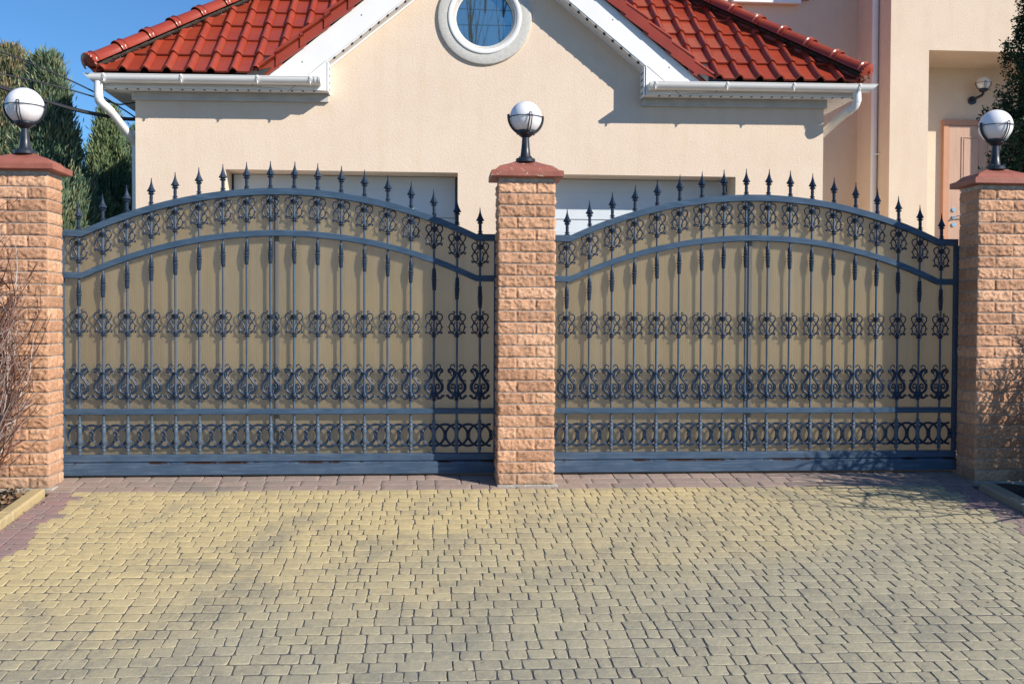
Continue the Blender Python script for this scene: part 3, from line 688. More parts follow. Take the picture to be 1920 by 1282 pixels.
# rake boards and their vented soffits
def rz(x, z0): return z0-GS*abs(x-AX)
for sgn in (-1, 1):
    X = lambda a: AX+sgn*a
    xe = 2.22; m = MB()
    zt, zb = 5.40, 5.085
    # eaves return: board widens into the boxed end
    poly = [(X(0), zt), (X(2.31), zt-GS*2.31), (X(2.31), 3.475), (X(1.655), 3.442), (X(1.655), zb-GS*1.655), (X(0), zb)]
    if sgn < 0: poly = poly[::-1]
    m.prism(poly, YF-.012, YF+.012); rb = gb(m, 'rake_board', 'white_board')
    m = MB(); cs = 1/math.sqrt(1+GS*GS)        # seam + screws
    for a in ((1.12,) if sgn < 0 else (1.655,)):
        pass
    for a in (1.30, 1.90, .45):
        c_ = (X(a), YF-.0135, rz(X(a), zt)-.13); m.add([(c_[0]+.008*math.cos(q*PI/4), c_[1], c_[2]+.008*math.sin(q*PI/4)) for q in range(8)], [tuple(range(8))])
    gb(m, 'screw', 'joint_strip', parent=rb)
    # seam line of the return
    m = MB(); a0, a1 = 1.655, 2.05
    m.tube([(X(a0+.01), YF-.0125, zb-GS*a0+.0), (X(a1), YF-.0125, zb-GS*a1+.0)], .0022, 4); gb(m, 'board_seam', 'joint_strip', parent=rb)
    # soffit under the rake
    m = MB(); d = .012
    poly = [(X(0), zb-.002), (X(1.652), zb-.002-GS*1.652), (X(1.652), zb-.014-GS*1.652), (X(0), zb-.014)]
    if sgn < 0: poly = poly[::-1]
    m.prism(poly, YF+.0125, YW-.001)
    poly = [(X(0), zb), (X(1.652), zb-GS*1.652), (X(1.652), zb-.034-GS*1.652), (X(0), zb-.034)]
    if sgn < 0: poly = poly[::-1]
    m.prism(poly, YW-.022, YW-.0015)
    poly = [(X(0), zb-.002), (X(1.652), zb-.002-GS*1.652), (X(1.652), zb-.018-GS*1.652), (X(0), zb-.018)]
    if sgn < 0: poly = poly[::-1]
    m.prism(poly, YF-.005, YF+.012)
    a = .03
    while a < 1.63:
        p = [(X(a), zb-GS*a-.0165), (X(a+.020), zb-GS*(a+.020)-.0165), (X(a+.020), zb-GS*(a+.020)-.0215), (X(a), zb-GS*a-.0215)]
        if sgn < 0: p = p[::-1]
        m.prism(p, YF-.007, YF+.06, 1); a += .0905
    # vertical end of the boxed eaves
    xw = X(1.648); m.box(min(xw, xw-sgn*.012), max(xw, xw-sgn*.012), YF-.004, YW-.002, 3.44, zb-GS*1.648-.01)
    for k in range(4):
        zz = 3.47+k*.07
        xq = xw-sgn*.0125; m.box(min(xq, xq-sgn*.002), max(xq, xq-sgn*.002), YF+.03, YF+.15, zz, zz+.012, 0, 1)
    gb(m, 'rake_soffit', ['white_board', 'black_slot'])
    # verge tiles: overlapping pieces, each one tilted a little off the slope
    m = MB(); L = .312; k = 0; a = 2.40
    while a > .02:
        a0, a1 = a, max(a-L*cs*1.24, 0.)        # lower end a0, upper end a1
        zl = 5.545
        lo = .034; hi = -.004
        p = [(a0, zl+lo-GS*a0), (a1, zl+hi-GS*a1), (a1, zl+hi-.150-GS*a1), (a0, zl+lo-.162-GS*a0)]
        pp = [(X(x), z) for x, z in p]
        ya_, yb_ = YF-.066, YF-.048; yk = ya_
        vs = [(pp[0][0], ya_, pp[0][1]), (pp[1][0], yb_, pp[1][1]), (pp[2][0], yb_, pp[2][1]), (pp[3][0], ya_, pp[3][1])]
        vs += [(x, y+.016, z) for x, y, z in vs]
        m.add(vs, [(0, 1, 2, 3), (7, 6, 5, 4), (0, 4, 5, 1), (1, 5, 6, 2), (2, 6, 7, 3), (3, 7, 4, 0)])
        # rolled upper edge and the top flange that laps onto the roof
        A = Vector((X(a0), ya_+.012, zl+lo-.004-GS*a0)); B = Vector((X(a1), yb_+.012, zl+hi-.004-GS*a1))
        m.tube([A, B], [.021, .017], 10)
        m.add([A+Vector((0, 0, .014)), B+Vector((0, 0, .014)), B+Vector((0, .16, .012)), A+Vector((0, .16, .012)), A+Vector((0, 0, -.004)), B+Vector((0, 0, -.004)), B+Vector((0, .16, -.006)), A+Vector((0, .16, -.006))], [(0, 1, 2, 3), (4, 7, 6, 5), (0, 3, 7, 4), (1, 5, 6, 2), (0, 4, 5, 1), (3, 2, 6, 7)])
        a -= L*cs
    gb(m, 'verge_tiles', 'roof_tile', smooth=True)
# roofs -----------------------------------------------------------------
TW, TL = .2165, .352
def tile_profile():
    pr = []
    for q in (0, .05, .10, .15, .20, .25, .30, .35, .385): pr.append((q, .0025+.044*math.sin(PI*min(1, q/.385))**.75 if 0 < q < .385 else .0025))
    pr += [(.40, -.004), (.42, .002), (.6, 0), (.8, 0), (.93, .001), (.985, .003)]
    return pr
TPR = tile_profile()
def tile_sheet(m, o, u, s_, width, rows, phase=0.):
    o = Vector(o); u = Vector(u).normalized(); s_ = Vector(s_).normalized(); nrm = u.cross(s_); nrm = nrm if nrm.z > 0 else -nrm
    cols = []
    k0 = -1
    n = int(width/TW)+2
    for k in range(k0, n):
        for q, h in TPR:
            a = (k+q+phase)*TW
            if 0 <= a <= width: cols.append((a, h))
    nc = len(cols); rowsdef = []
    for r_ in range(rows):
        jit = random.uniform(-.002, .002)
        for (b, lift, kk) in ((0, .004, 0), (.0, .0225, 1), (.010, .0265, 1), (.35, .013, 1), (1., .0, 1)):
            rowsdef.append((r_*TL+b*TL, lift+jit, kk if True else 0))
    vs = []
    for (b, lift, kk) in rowsdef:
        for a, h in cols: vs.append(o+u*a+s_*b+nrm*(h+lift))
    fs = []
    for j in range(len(rowsdef)-1):
        if (j+1) % 5 == 0: continue
        for i in range(nc-1): fs.append((j*nc+i, j*nc+i+1, (j+1)*nc+i+1, (j+1)*nc+i))
    m.add(vs, fs)
def clipped(m, planes):
    me = bpy.data.meshes.new('x'); me.from_pydata(m.v, [], m.f); bm = bmesh.new(); bm.from_mesh(me)
    for co, no in planes:                       # keep the side the normal points to
        bmesh.ops.bisect_plane(bm, geom=bm.verts[:]+bm.edges[:]+bm.faces[:], plane_co=co, plane_no=no, clear_inner=True)
    bm.to_mesh(me); bm.free(); r = MB(); r.v = [tuple(v_.co) for v_ in me.vertices]; r.f = [tuple(p.vertices) for p in me.polygons]; r.m = [0]*len(r.f); r.t = [0.]*len(r.f)
    bpy.data.meshes.remove(me); return r
RS = .85; EX0, EX1, EY, EZ = -3.43, 4.49, 10.44, 3.585
sv = Vector((0, 1, RS))
hipL = ((EX0, EY, EZ), Vector((1, -1, 0))); hipR = ((EX1, EY, EZ), Vector((-1, -1, 0)))
# valley with the gable roof: |x-AX| = A-(y-EY), keep outside
VA = 2.33
full = MB(); tile_sheet(full, (EX0-.02, EY, EZ), (1, 0, 0), sv, EX1-EX0+.04, 9, .30)
left = clipped(full, [hipL, ((AX-VA, EY, EZ), Vector((-1, 1*1.05, 0))), ((AX, EY, EZ), Vector((-1, 0, 0)))])
right = clipped(full, [hipR, ((AX+VA, EY, EZ), Vector((1, 1*1.05, 0))), ((AX, EY, EZ), Vector((1, 0, 0)))])
left.add(right.v, right.f); gb(left, 'roof_tiles', 'roof_tile', smooth=True, angle=35, fixn=False)
for sgn, ex in ((-1, EX0), (1, EX1)):
    sd = MB(); tile_sheet(sd, (ex, EY-.02 if sgn < 0 else 15.6, EZ), (0, 1 if sgn < 0 else -1, 0), (-sgn, 0, RS), 5.2, 9)
    sd = clipped(sd, [((ex, EY, EZ), Vector((sgn, 1, 0)))]); gb(sd, 'side_roof', 'roof_tile', smooth=True, angle=35, fixn=False)
    # gable roof slope
    sd = MB(); L_ = 2.42
    tile_sheet(sd, (AX+sgn*L_, YF-.03 if sgn > 0 else 13.4, 5.50-GS*L_), (0, 1 if sgn > 0 else -1, 0), (-sgn, 0, GS), 3., 9)
    sd = clipped(sd, [((AX, 0, 0), Vector((sgn, 0, 0))), ((AX+sgn*(VA+.02), EY, EZ), Vector((-sgn, -1.05, 0)))])
    gb(sd, 'gable_roof', 'roof_tile', smooth=True, angle=35, fixn=False)
# underlay so no light leaks between the roof sheets
m = MB(); zz = -.03
m.add([(EX0+.05, EY+.1, EZ+.05), (AX-VA, EY+.1, EZ+.05), (AX-.0, EY+.1+VA, EZ+.05+RS*VA), (EX0+.05+2.6, EY+2.7, EZ+.05+RS*2.6)], [(0, 1, 2, 3)])
m.add([(EX1-.05, EY+.1, EZ+.05), (AX+VA, EY+.1, EZ+.05), (AX+.0, EY+.1+VA, EZ+.05+RS*VA), (EX1-.05-2.6, EY+2.7, EZ+.05+RS*2.6)], [(0, 1, 2, 3)])
m.deform(lambda p: (p[0], p[1], p[2]-.075)); gb(m, 'roof_underlay', 'lead_flashing', fixn=False)
# hip ridges
for sgn, ex in ((-1, EX0), (1, EX1)):
    base = Vector((ex-sgn*.015, EY-.015, EZ+(.085 if sgn < 0 else .10))); d = Vector((-sgn, 1, RS)).normalized(); m = MB()
    side = d.cross(Vector((0, 0, 1))).normalized(); up = side.cross(d).normalized()
    Lr = .375; s0 = 0.
    for k in range(11):
        def sec(s_, r_, lift): 
            c_ = base+d*s_+up*lift
            return [c_+side*(r_*math.cos(a))+up*(r_*.92*math.sin(a)) for a in [PI*(-.04)+PI*1.08*i/12 for i in range(13)]]
        rings = [sec(s0-.045, .104, .004), sec(s0-.045, .110, .006), sec(s0-.030, .112, .006), sec(s0-.012, .104, .005), sec(s0+.012, .104, .004), sec(s0+.024, .112, .006), sec(s0+.036, .102, .003), sec(s0+.05, .096, .002), sec(s0+Lr, .090, 0)]
        vs = [p for r_ in rings for p in r_]; n = 13
        m.add(vs, [(i*n+j, i*n+j+1, (i+1)*n+j+1, (i+1)*n+j) for i in range(len(rings)-1) for j in range(n-1)])
        s0 += Lr-.02
    # scalloped shell that closes the low end
    c_ = base-d*.055+up*.0; vs = [c_-d*.004-up*.02]; nn = 26
    for rr, dd in ((.035, -.018), (.075, -.012), (.118, .004), (.118, .022)):
        for i in range(nn+1):
            a = PI*(-.12)+PI*1.24*i/nn; r_ = rr*(1+(.045 if i % 2 else -.035)); vs.append(c_+d*(dd+(.006 if i % 2 else 0))+side*(r_*math.cos(a))+up*(r_*.92*math.sin(a)))
    nn1 = nn+1; fs = [(0, 1+i, 2+i) for i in range(nn)]+[(1+q*nn1+i, 1+q*nn1+i+1, 1+(q+1)*nn1+i+1, 1+(q+1)*nn1+i) for q in range(3) for i in range(nn)]
    m.add(vs, fs)
    q0, q1 = base+d*.03, base+d*4.2
    m.add([q0+Vector((0, 0, .03)), q1+Vector((0, 0, .03)), q1-Vector((0, 0, .13)), q0-Vector((0, 0, .11))], [(0, 1, 2, 3)])
    gb(m, 'hip_ridge', 'roof_tile', smooth=True, angle=35, fixn=False)
    # mortar bedding under the ridge on the front slope
    m = MB(); pts = []
    for i in range(90):
        s_ = .04+i*.04; c_ = base+d*s_; n0 = .010*noise.noise(Vector((s_*9, 0, 0)))
        pts.append(c_+Vector((0, -.048+n0, -.062+n0)))
    m.tube(pts, [.024+.018*noise.noise(Vector((i*.9, 3, 1))) for i in range(90)], 7); gb(m, 'ridge_bedding', 'soil', smooth=True)
# valley flashing ends
for sgn in (-1, 1):
    m = MB(); x = AX+sgn*2.31
    m.add([(x-sgn*.10, EY+.03, EZ+.055), (x+sgn*.26, EY+.02, EZ+.004), (x+sgn*.0, EY+.36, EZ+.305), (x-sgn*.22, EY+.36, EZ+.33), (x-sgn*.02, EY+.02, EZ-.02), (x+sgn*.24, EY+.015, EZ-.015)], [(0, 4, 5, 1), (0, 1, 2, 3)])
    gb(m, 'valley_flashing', 'lead_flashing', fixn=False)
# fascia, soffit and frieze on each side of the gable
for sgn, xo, xi in ((-1, -3.385, AX-1.655), (1, 4.47, AX+1.655)):
    a, b_ = min(xo, xi), max(xo, xi); xw = XA if sgn < 0 else XB
    m = MB(); m.box(a, b_, YF+.0125, YF+.030, 3.445, 3.60)
    m.box(min(xo, xo-sgn*.018), max(xo, xo-sgn*.018), YF+.031, 15.5, 3.445, 3.60)
    gb(m, 'fascia', 'white_board')
    m = MB(); m.box(a, b_, YF+.0, YW-.001, 3.452, 3.462)
    xs0, xs1 = (xo, xw-.002) if sgn < 0 else (xw+.002, xo); m.box(xs0, xs1, YW, 15.5, 3.452, 3.462)
    x = a+.14
    while x < b_-.05:
        m.box(x, x+.018, YF+.006, YF+.045, 3.4400, 3.4445, 0, 1) ; x += .110
    # front lip with the notches
    x = a+.14
    m.box(a, b_, YF+.009, YF+.034, 3.4405, 3.4445)
    yy = YW+.1
    while yy < 13: m.box(min(xs0, xs1)+.03, max(xs0, xs1)-.03, yy, yy+.006, 3.4508, 3.4528, 0, 2); yy += .11
    gb(m, 'soffit', ['white_board', 'black_slot', 'joint_strip'])
    m = MB(); xf0, xf1 = (xw-.028, xi+.002) if sgn < 0 else (xi-.002, xw+.028)
    m.box(xf0, xf1, YW-.030, YW-.0005, 3.366, 3.451, .002); m.box(xf0, xf1, YW-.036, YW-.0301, 3.366, 3.380)
    xq = xw-.030 if sgn < 0 else xw+.0005; m.box(xq, xq+.0295, YW, 13.3, 3.366, 3.451)
    gb(m, 'frieze_board', 'grey_board')
    # gutter
    g0, g1x = (-3.50, -1.185) if sgn < 0 else (2.215, 4.635); R_ = .070; gy = YF-.074; gzz = 3.553
    m = MB(); na = 14
    def arc(x, r_, y_off=0): return [(x, gy+y_off+r_*math.cos(a), gzz+r_*math.sin(a)) for a in [PI+PI*i/na for i in range(na+1)]]
    if sgn < 0: xsx = [(g0, .9), (g0+.02, 1), (g1x, 1)]
    ends = [(g0, g1x)]
    def half(xa, xb, r1, r2, lip=True, skew0=0, skew1=0):
        A = [(xa+skew0*(1-math.sin(a)*-1)*0+skew0*(1+math.sin(a)), gy+r1*math.cos(a), gzz+r1*math.sin(a)) for a in [PI+PI*i/na for i in range(na+1)]]
        vs = []
        for (xx, sk) in ((xa, skew0), (xb, skew1)):
            for r_ in (r1, r2):
                for i in range(na+1):
                    an = PI+PI*i/na; vs.append((xx+sk*(-math.sin(an)), gy+r_*math.cos(an), gzz+r_*math.sin(an)))
        q = na+1; fs = []
        for i in range(na):
            fs += [(i, i+1, 2*q+i+1, 2*q+i), (q+i, 3*q+i, 3*q+i+1, q+i+1), (i, q+i, q+i+1, i+1), (2*q+i, 2*q+i+1, 3*q+i+1, 3*q+i)]
        fs += [(0, 2*q, 3*q, q), (na, q+na, 3*q+na, 2*q+na)]
        m.add(vs, fs)
    if sgn < 0: half(g0, g1x, R_, R_-.003, skew0=.075)
    else: half(g0, g1x, R_, R_-.003, skew1=-.075)
    m.tube([(g0, gy-R_+.001, gzz+.001), (g1x, gy-R_+.001, gzz+.001)], .0045, 6)
    xc = g1x if sgn < 0 else g0; half(xc-.012, xc+.012, R_+.005, .0001)
    half(xc-sgn*-.045-.004, xc-sgn*-.045+.004, R_+.005, R_)
    gt = gb(m, 'gutter', 'white_pvc', smooth=True, angle=40)
    xx = g0+.17 if sgn < 0 else g0+.06
    lst = [-3.305, -2.55, -1.80, -1.275] if sgn < 0 else [2.262, 3.02, 3.73, 4.44]
    for xx in lst:
        m = MB(); half(xx-.013, xx+.013, R_+.005, R_+.0005)
        m.box(xx-.008, xx+.008, gy-R_-.009, gy-R_-.0005, gzz-.016, gzz+.008, .002); m.box(xx-.005, xx+.005, gy-R_*.75-.010, gy-R_*.75+.004, gzz-.075, gzz-.035, .002); m.box(xx-.013, xx+.013, gy+R_, YF+.012, gzz-.05, gzz+.004)
        gb(m, 'gutter_bracket', 'white_pvc', parent=gt, smooth=True)
    # downpipe
    xo2 = -3.375 if sgn < 0 else 4.435
    xw2 = XA-.065 if sgn < 0 else XB+.065
    zdp = 3.47
    m = MB()
    if sgn < 0: pts = spline([(xo2, gy, 3.49), (xo2, gy, 3.34), (xo2+.02, gy+.03, 3.285), (xo2+.08, gy+.13, 3.215), (xw2-.03, gy+.42, 3.005), (xw2, gy+.50, 2.94), (xw2, gy+.52, 2.85), (xw2, gy+.52, .4)], 5)
    else: pts = spline([(xo2, gy, 3.49), (xo2, gy, 3.40), (xo2-.02, gy+.03, 3.335), (xo2-.08, gy+.13, 3.285), (xw2+.03, gy+.50, 3.16), (xw2, gy+.60, 3.10), (xw2, gy+.62, 3.0), (xw2, gy+.62, .4)], 5)
    m.tube(pts, .042, 14); m.tube([pts[4], pts[6]], .0455, 14); m.tube([pts[13], pts[15]], .0455, 14)
    gb(m, 'downpipe', 'white_pvc', smooth=True)
# ------------------------------------------------------------------ main house behind
OH = (5.73, 13.5, .45)
hs = empty('house', OH, 'tall cream house behind the garage, with a recessed porch at right', 'house')
def hb(m, name, mats, **kw): return m.build(name, mats, kw.pop('parent', hs), origin=OH, **kw)
YB, YH, XC = 13.5, 12.5, 5.722
m = MB(); P0, P1, PT_, YR = 6.225, 8.35, 4.535, 13.36
HT = 9.
def quad(a, b, c_, d): m.add([a, b, c_, d], [(0, 1, 2, 3)])
quad((2.6, YB, .3), (XC, YB, .3), (XC, YB, HT), (2.6, YB, HT))
quad((XC, YB, .3), (XC, YH, .3), (XC, YH, HT), (XC, YB, HT))
quad((XC, YH, .3), (P0, YH, .3), (P0, YH, HT), (XC, YH, HT)); quad((P0, YH, PT_), (P1, YH, PT_), (P1, YH, HT), (P0, YH, HT)); quad((P1, YH, .3), (12, YH, .3), (12, YH, HT), (P1, YH, HT))
quad((P0, YH, .3), (P0, YR, .3), (P0, YR, PT_), (P0, YH, PT_)); quad((P1, YH, .3), (P1, YR, .3), (P1, YR, PT_), (P1, YH, PT_)); quad((P0, YH, PT_), (P1, YH, PT_), (P1, YR, PT_), (P0, YR, PT_)); quad((P0, YR, .3), (P1, YR, .3), (P1, YR, PT_), (P0, YR, PT_))
quad((2.6, YB, .3), (2.6, 20, .3), (2.6, 20, HT), (2.6, YB, HT)); quad((2.6, 20, HT), (12, 20, HT), (12, YH, HT), (2.6, YH+1, HT))
hb(m, 'wall', 'stucco_house', fixn=False)
m = MB(); pts = [(XC-.045, 12.86, HT), (XC-.045, 12.86, .5)]; m.tube(pts, .040, 14)
dp = hb(m, 'downpipe', 'white_pvc', smooth=True)
m = MB(); m.tube([(XC-.045, 12.86, 3.25), (XC-.045, 12.86, 3.275)], .039, 14); m.tube([(XC-.045, 12.825, 3.262), (XC-.002, 12.76, 3.262)], .008, 6); hb(m, 'pipe_bracket', 'white_pvc', parent=dp)
# upper window, only its sill and lower frame reach into the picture
m = MB(); m.box(3.95, 4.88, YB-.10, YB-.0005, 5.37, 5.43, .004); m.box(3.95, 4.88, YB-.12, YB-.1002, 5.355, 5.43, .003)
uw = hb(m, 'window_sill', 'white_board')
m = MB(); x0, x1 = 3.98, 5.02
for a, b_, c_, d in ((x0, x1, 5.431, 5.50), (x0, x0+.06, 5.50, 6.6), (x1-.06, x1, 5.50, 6.6), (x0, x1, 6.6, 6.66)): m.box(a, b_, YB-.05, YB-.0005, c_, d)
wf = hb(m, 'window', 'window_red')
m = MB(); m.box(x0+.06, x1-.06, YB-.03, YB-.001, 5.50, 6.6); hb(m, 'glass', 'glass', parent=wf)
# entrance door
fx0, fx1, fzt = 6.845, 7.86, 3.83
m = MB(); m.box(fx0, fx0+.075, YR-.06, YR-.0005, 1.6, fzt-.075, .003); m.box(fx1-.075, fx1, YR-.06, YR-.0005, 1.6, fzt-.075, .003); m.box(fx0, fx1, YR-.06, YR-.0005, fzt-.0745, fzt, .003)
df = hb(m, 'door', 'door_frame')
m = MB(); m.box(fx0+.078, fx1-.078, YR-.050, YR-.001, 1.6, fzt-.078, .003)
def panel(x0, x1, z0, z1):
    for a, b_, c_, d in ((x0, x1, z0, z0+.012), (x0, x1, z1-.012, z1), (x0, x0+.012, z0+.012, z1-.012), (x1-.012, x1, z0+.012, z1-.012)): m.box(a, b_, YR-.060, YR-.0502, c_, d)
    m.box(x0+.03, x1-.03, YR-.056, YR-.0503, z0+.03, z1-.03, .004)
for (za, zb_) in ((2.52, 3.60),): panel(7.10, 7.36, za+.35, zb_)
panel(7.10, 7.36, 2.62, 2.80); panel(7.10, 7.36, 1.75, 2.35); panel(7.44, 7.70, 2.62, 3.60)
hb(m, 'door_leaf', 'door_wood', parent=df)
m = MB(); hx, hz = 7.0, 2.51
for zz in (hz+.105, hz, hz-.10):
    m.tube([(hx, YR-.05, zz), (hx, YR-.066, zz)], .027, 16)
m.tube(spline([(hx, YR-.06, hz), (hx, YR-.10, hz), (hx+.03, YR-.105, hz+.012), (hx+.09, YR-.105, hz+.026), (hx+.15, YR-.10, hz+.022)], 4), .008, 8); hb(m, 'handle', 'chrome', parent=df, smooth=True)
# porch floor
m = MB(); m.box(P0+.002, P1-.002, YH+.002, YR-.002, .3, 1.72); hb(m, 'porch_floor', 'concrete')
# wall lamp in the porch
lx, lz = 7.33, 4.285; og = (lx-.05, YR, lz-.14)
wl = empty('wall_lamp', og, 'globe wall lamp on a black bracket in the shaded porch above the door', 'lamp')
def wb(m, name, mat): return m.build(name, mat, wl, True, origin=og)
gc = (lx, YR-.17, lz+.015)
m = MB(); m.sphere(gc, .090, 32, 20); wb(m, 'globe', 'opal_globe')
m = MB(); m.tube([(lx-.07, YR-.0005, lz-.185), (lx-.07, YR-.03, lz-.185)], .055, 20); m.tube(spline([(lx-.07, YR-.02, lz-.185), (lx-.06, YR-.10, lz-.17), (lx-.01, YR-.16, lz-.14), (lx, YR-.17, lz-.09)], 4), .018, 8)
m.lathe([(.02, 0), (.05, .012), (.058, .02), (.058, .045), (.05, .046)], 20, (lx, YR-.17, lz-.105)); wb(m, 'bracket', 'lamp_black')
m = MB(); R = .095; m.tube([(gc[0]+R*math.cos(a*PI/16), gc[1]+R*math.sin(a*PI/16), gc[2]) for a in range(32)], .0025, 5, closed=True)
for k in range(4):
    an = k*PI/2-PI/2-.25; tv = Vector((-math.sin(an), math.cos(an), 0)); dv = Vector((math.cos(an), math.sin(an), 0))
    p0 = [Vector(gc)+dv*(.098*math.cos(th))+Vector((0, 0, .098*math.sin(th))) for th in np.linspace(.1, -1.05, 8)]
    for q in (.009, -.009): m.tube([p+tv*q for p in p0], .003, 5)
    m.tube([p0[0]+tv*.009, p0[0]-tv*.009], .003, 5)
wb(m, 'cage', 'lamp_black')
# ------------------------------------------------------------------ plants
def crown_blades(cl_c, cl_d, cl_tint, per, ln, wd, spread, blen, curl=.25, tj=.26):
    n = len(cl_c)*per; c = np.repeat(cl_c, per, 0); d = np.repeat(cl_d, per, 0); tn = np.repeat(cl_tint, per)
    t_ = rng.random(n)
    base = c+d*(t_*blen)[:, None]+rng.normal(size=(n, 3))*spread*.25
    dd = d+rng.normal(size=(n, 3))*curl; dd /= np.linalg.norm(dd, axis=1)[:, None]
    L = ln*rng.uniform(.6, 1.3, n)[:, None]; W = wd*rng.uniform(.6, 1.3, n)[:, None]
    side = np.cross(dd, rng.normal(size=(n, 3))); side /= np.linalg.norm(side, axis=1)[:, None]
    V = np.stack([base, base+dd*L*.5-side*W, base+dd*L, base+dd*L*.5+side*W], 1).reshape(-1, 3)
    return V, np.clip(tn+rng.normal(size=n)*tj+.15*(t_-.5), 0, 1)
def conifer(x, y, h, r, mat, label, ncl=2600, lean=.30, brown=0., z0=.1, wd=.0065, tips=0.):
    t = empty('conifer', (x, y, z0), label, 'conifer', 'conifers left of the garage')
    m = MB(); m.tube([(0, 0, -.2), (0, 0, h*.5), (0, 0, h*.93)], [.07, .04, .012], 8); m.build('trunk', 'bark', t, True, loc=(0, 0, 0))
    def rad(f, a): return r*(max(0., 1-f)**.62)*(.80+.20*np.sin(a*3+f*9+x)+.13*np.sin(a*7-f*21+x*3))
    f = rng.random(ncl)**1.05; a = rng.uniform(0, 2*PI, ncl)
    rr = np.array([rad(ff, aa) for ff, aa in zip(f, a)])*rng.uniform(.62, 1.06, ncl)
    c = np.stack([rr*np.cos(a), rr*np.sin(a), f*h*.97+.05], 1)
    d = np.stack([np.cos(a)*lean, np.sin(a)*lean, np.ones(ncl)], 1)+rng.normal(size=(ncl, 3))*.17
    d /= np.linalg.norm(d, axis=1)[:, None]
    clump = np.array([noise.noise(Vector((p[0]*3.2, p[1]*3.2, p[2]*2.2+x))) for p in c])
    tn = .38+.5*clump+brown*(f**2)*rng.random(ncl)
    tn = np.where(rng.random(ncl) < tips*f, .95, tn)
    V, tint = crown_blades(c, d, tn, 20, .085, wd, .10, .20, .20)
    n = len(tint); F = np.arange(4*n).reshape(-1, 4)
    # inner mass
    nz, na = 16, 18; core = []
    for i in range(nz+1):
        for j in range(na):
            ff = i/nz; aa = 2*PI*j/na; q = .60*rad(ff, aa)*(1+.25*noise.noise(Vector((ff*12, aa*3, x)))); core.append((q*math.cos(aa), q*math.sin(aa), ff*h*.93+.03))
    core = np.array(core); CF = np.array([(i*na+j, i*na+(j+1) % na, (i+1)*na+(j+1) % na, (i+1)*na+j) for i in range(nz) for j in range(na)])
    V = np.concatenate([V, core]); F = np.concatenate([F, CF+4*n]); tint = np.concatenate([tint, np.full(len(CF), .05)])
    fast_mesh('crown', V, F, tint, mat, t); return t
conifer(-5.72, 14.2, 4.22, 1.25, 'juniper_brown', 'tall brown-tipped conifer at the left edge, behind the left globe lamp', 5200, .22, .45, .4, .008, .40)
conifer(-4.14, 11.2, 3.34, .64, 'juniper_green', 'blue-green conifer with a drooping side twig, just right of the left globe lamp', 4600, .30, .12, .4, .0075, .16)
conifer(-4.66, 14.9, 3.55, .66, 'juniper_light', 'shorter light green conifer beside the garage corner', 3000, .22, .25, .42, .0075, .05)
conifer(-4.95, 17.4, 3.75, .75, 'juniper_green', 'dark conifer half hidden behind the garage corner', 1400, .25, 0, .42, .008)
conifer(-7.6, 15.5, 4.6, 1.0, 'juniper_green', 'conifer off the left edge behind the brown-tipped one', 1500, .25, .1, .4, .008)
# dark evergreen on the right, behind the right pillar
def evergreen(x, y, h, r, label, z0=.1):
    t = empty('evergreen_tree', (x, y, z0), label, 'tree')
    m = MB(); m.tube([(0, 0, -.2), (.02, 0, h*.5), (0, .02, h*.9)], [.09, .05, .015], 8)
    for k in range(26):
        a = k*2.4; zz = .4+(h-.8)*k/26; q = r*.7*(1-zz/h)**.3; m.tube([(0, 0, zz), (q*.5*math.cos(a), q*.5*math.sin(a), zz+.12), (q*math.cos(a), q*math.sin(a), zz+.34)], [.02, .012, .005], 5)
    m.build('trunk', 'bark', t, True, loc=(0, 0, 0))
    ncl = 7500; f = rng.random(ncl); a = rng.uniform(0, 2*PI, ncl)
    def rad(f, a): return r*np.minimum(1, (1-f)*1.6)**.55*(.86+.12*np.sin(a*4+f*14)+.10*np.sin(a*9-f*31)+.06*np.sin(f*60+a*3))
    rr = rad(f, a)*rng.uniform(.60, 1.05, ncl); c = np.stack([rr*np.cos(a), rr*np.sin(a), f*h], 1)
    d = np.stack([np.cos(a)*.8, np.sin(a)*.8, np.full(ncl, .7)], 1)+rng.normal(size=(ncl, 3))*.35; d /= np.linalg.norm(d, axis=1)[:, None]
    tn = .35+.7*np.array([noise.noise(Vector((p[0]*6, p[1]*6, p[2]*6))) for p in c])
    V, tint = crown_blades(c, d, tn, 24, .024, .0075, .07, .06, .75, .25)
    n = len(tint); F = np.arange(4*n).reshape(-1, 4); nz, na = 20, 20; core = []
    for i in range(nz+1):
        for j in range(na):
            ff = i/nz; aa = 2*PI*j/na; q = .70*rad(ff, aa)*(1+.3*noise.noise(Vector((ff*14, aa*3, 1)))); core.append((q*math.cos(aa), q*math.sin(aa), ff*h*.97))
    core = np.array(core); CF = np.array([(i*na+j, i*na+(j+1) % na, (i+1)*na+(j+1) % na, (i+1)*na+j) for i in range(nz) for j in range(na)])
    V = np.concatenate([V, core]); F = np.concatenate([F, CF+4*n]); tint = np.concatenate([tint, np.full(len(CF), .05)])
    fast_mesh('crown', V, F, tint, 'thuja_dark', t)
evergreen(4.98, 7.75, 4.3, .66, 'dark dense evergreen behind the right brick pillar, covering the edge of the porch')
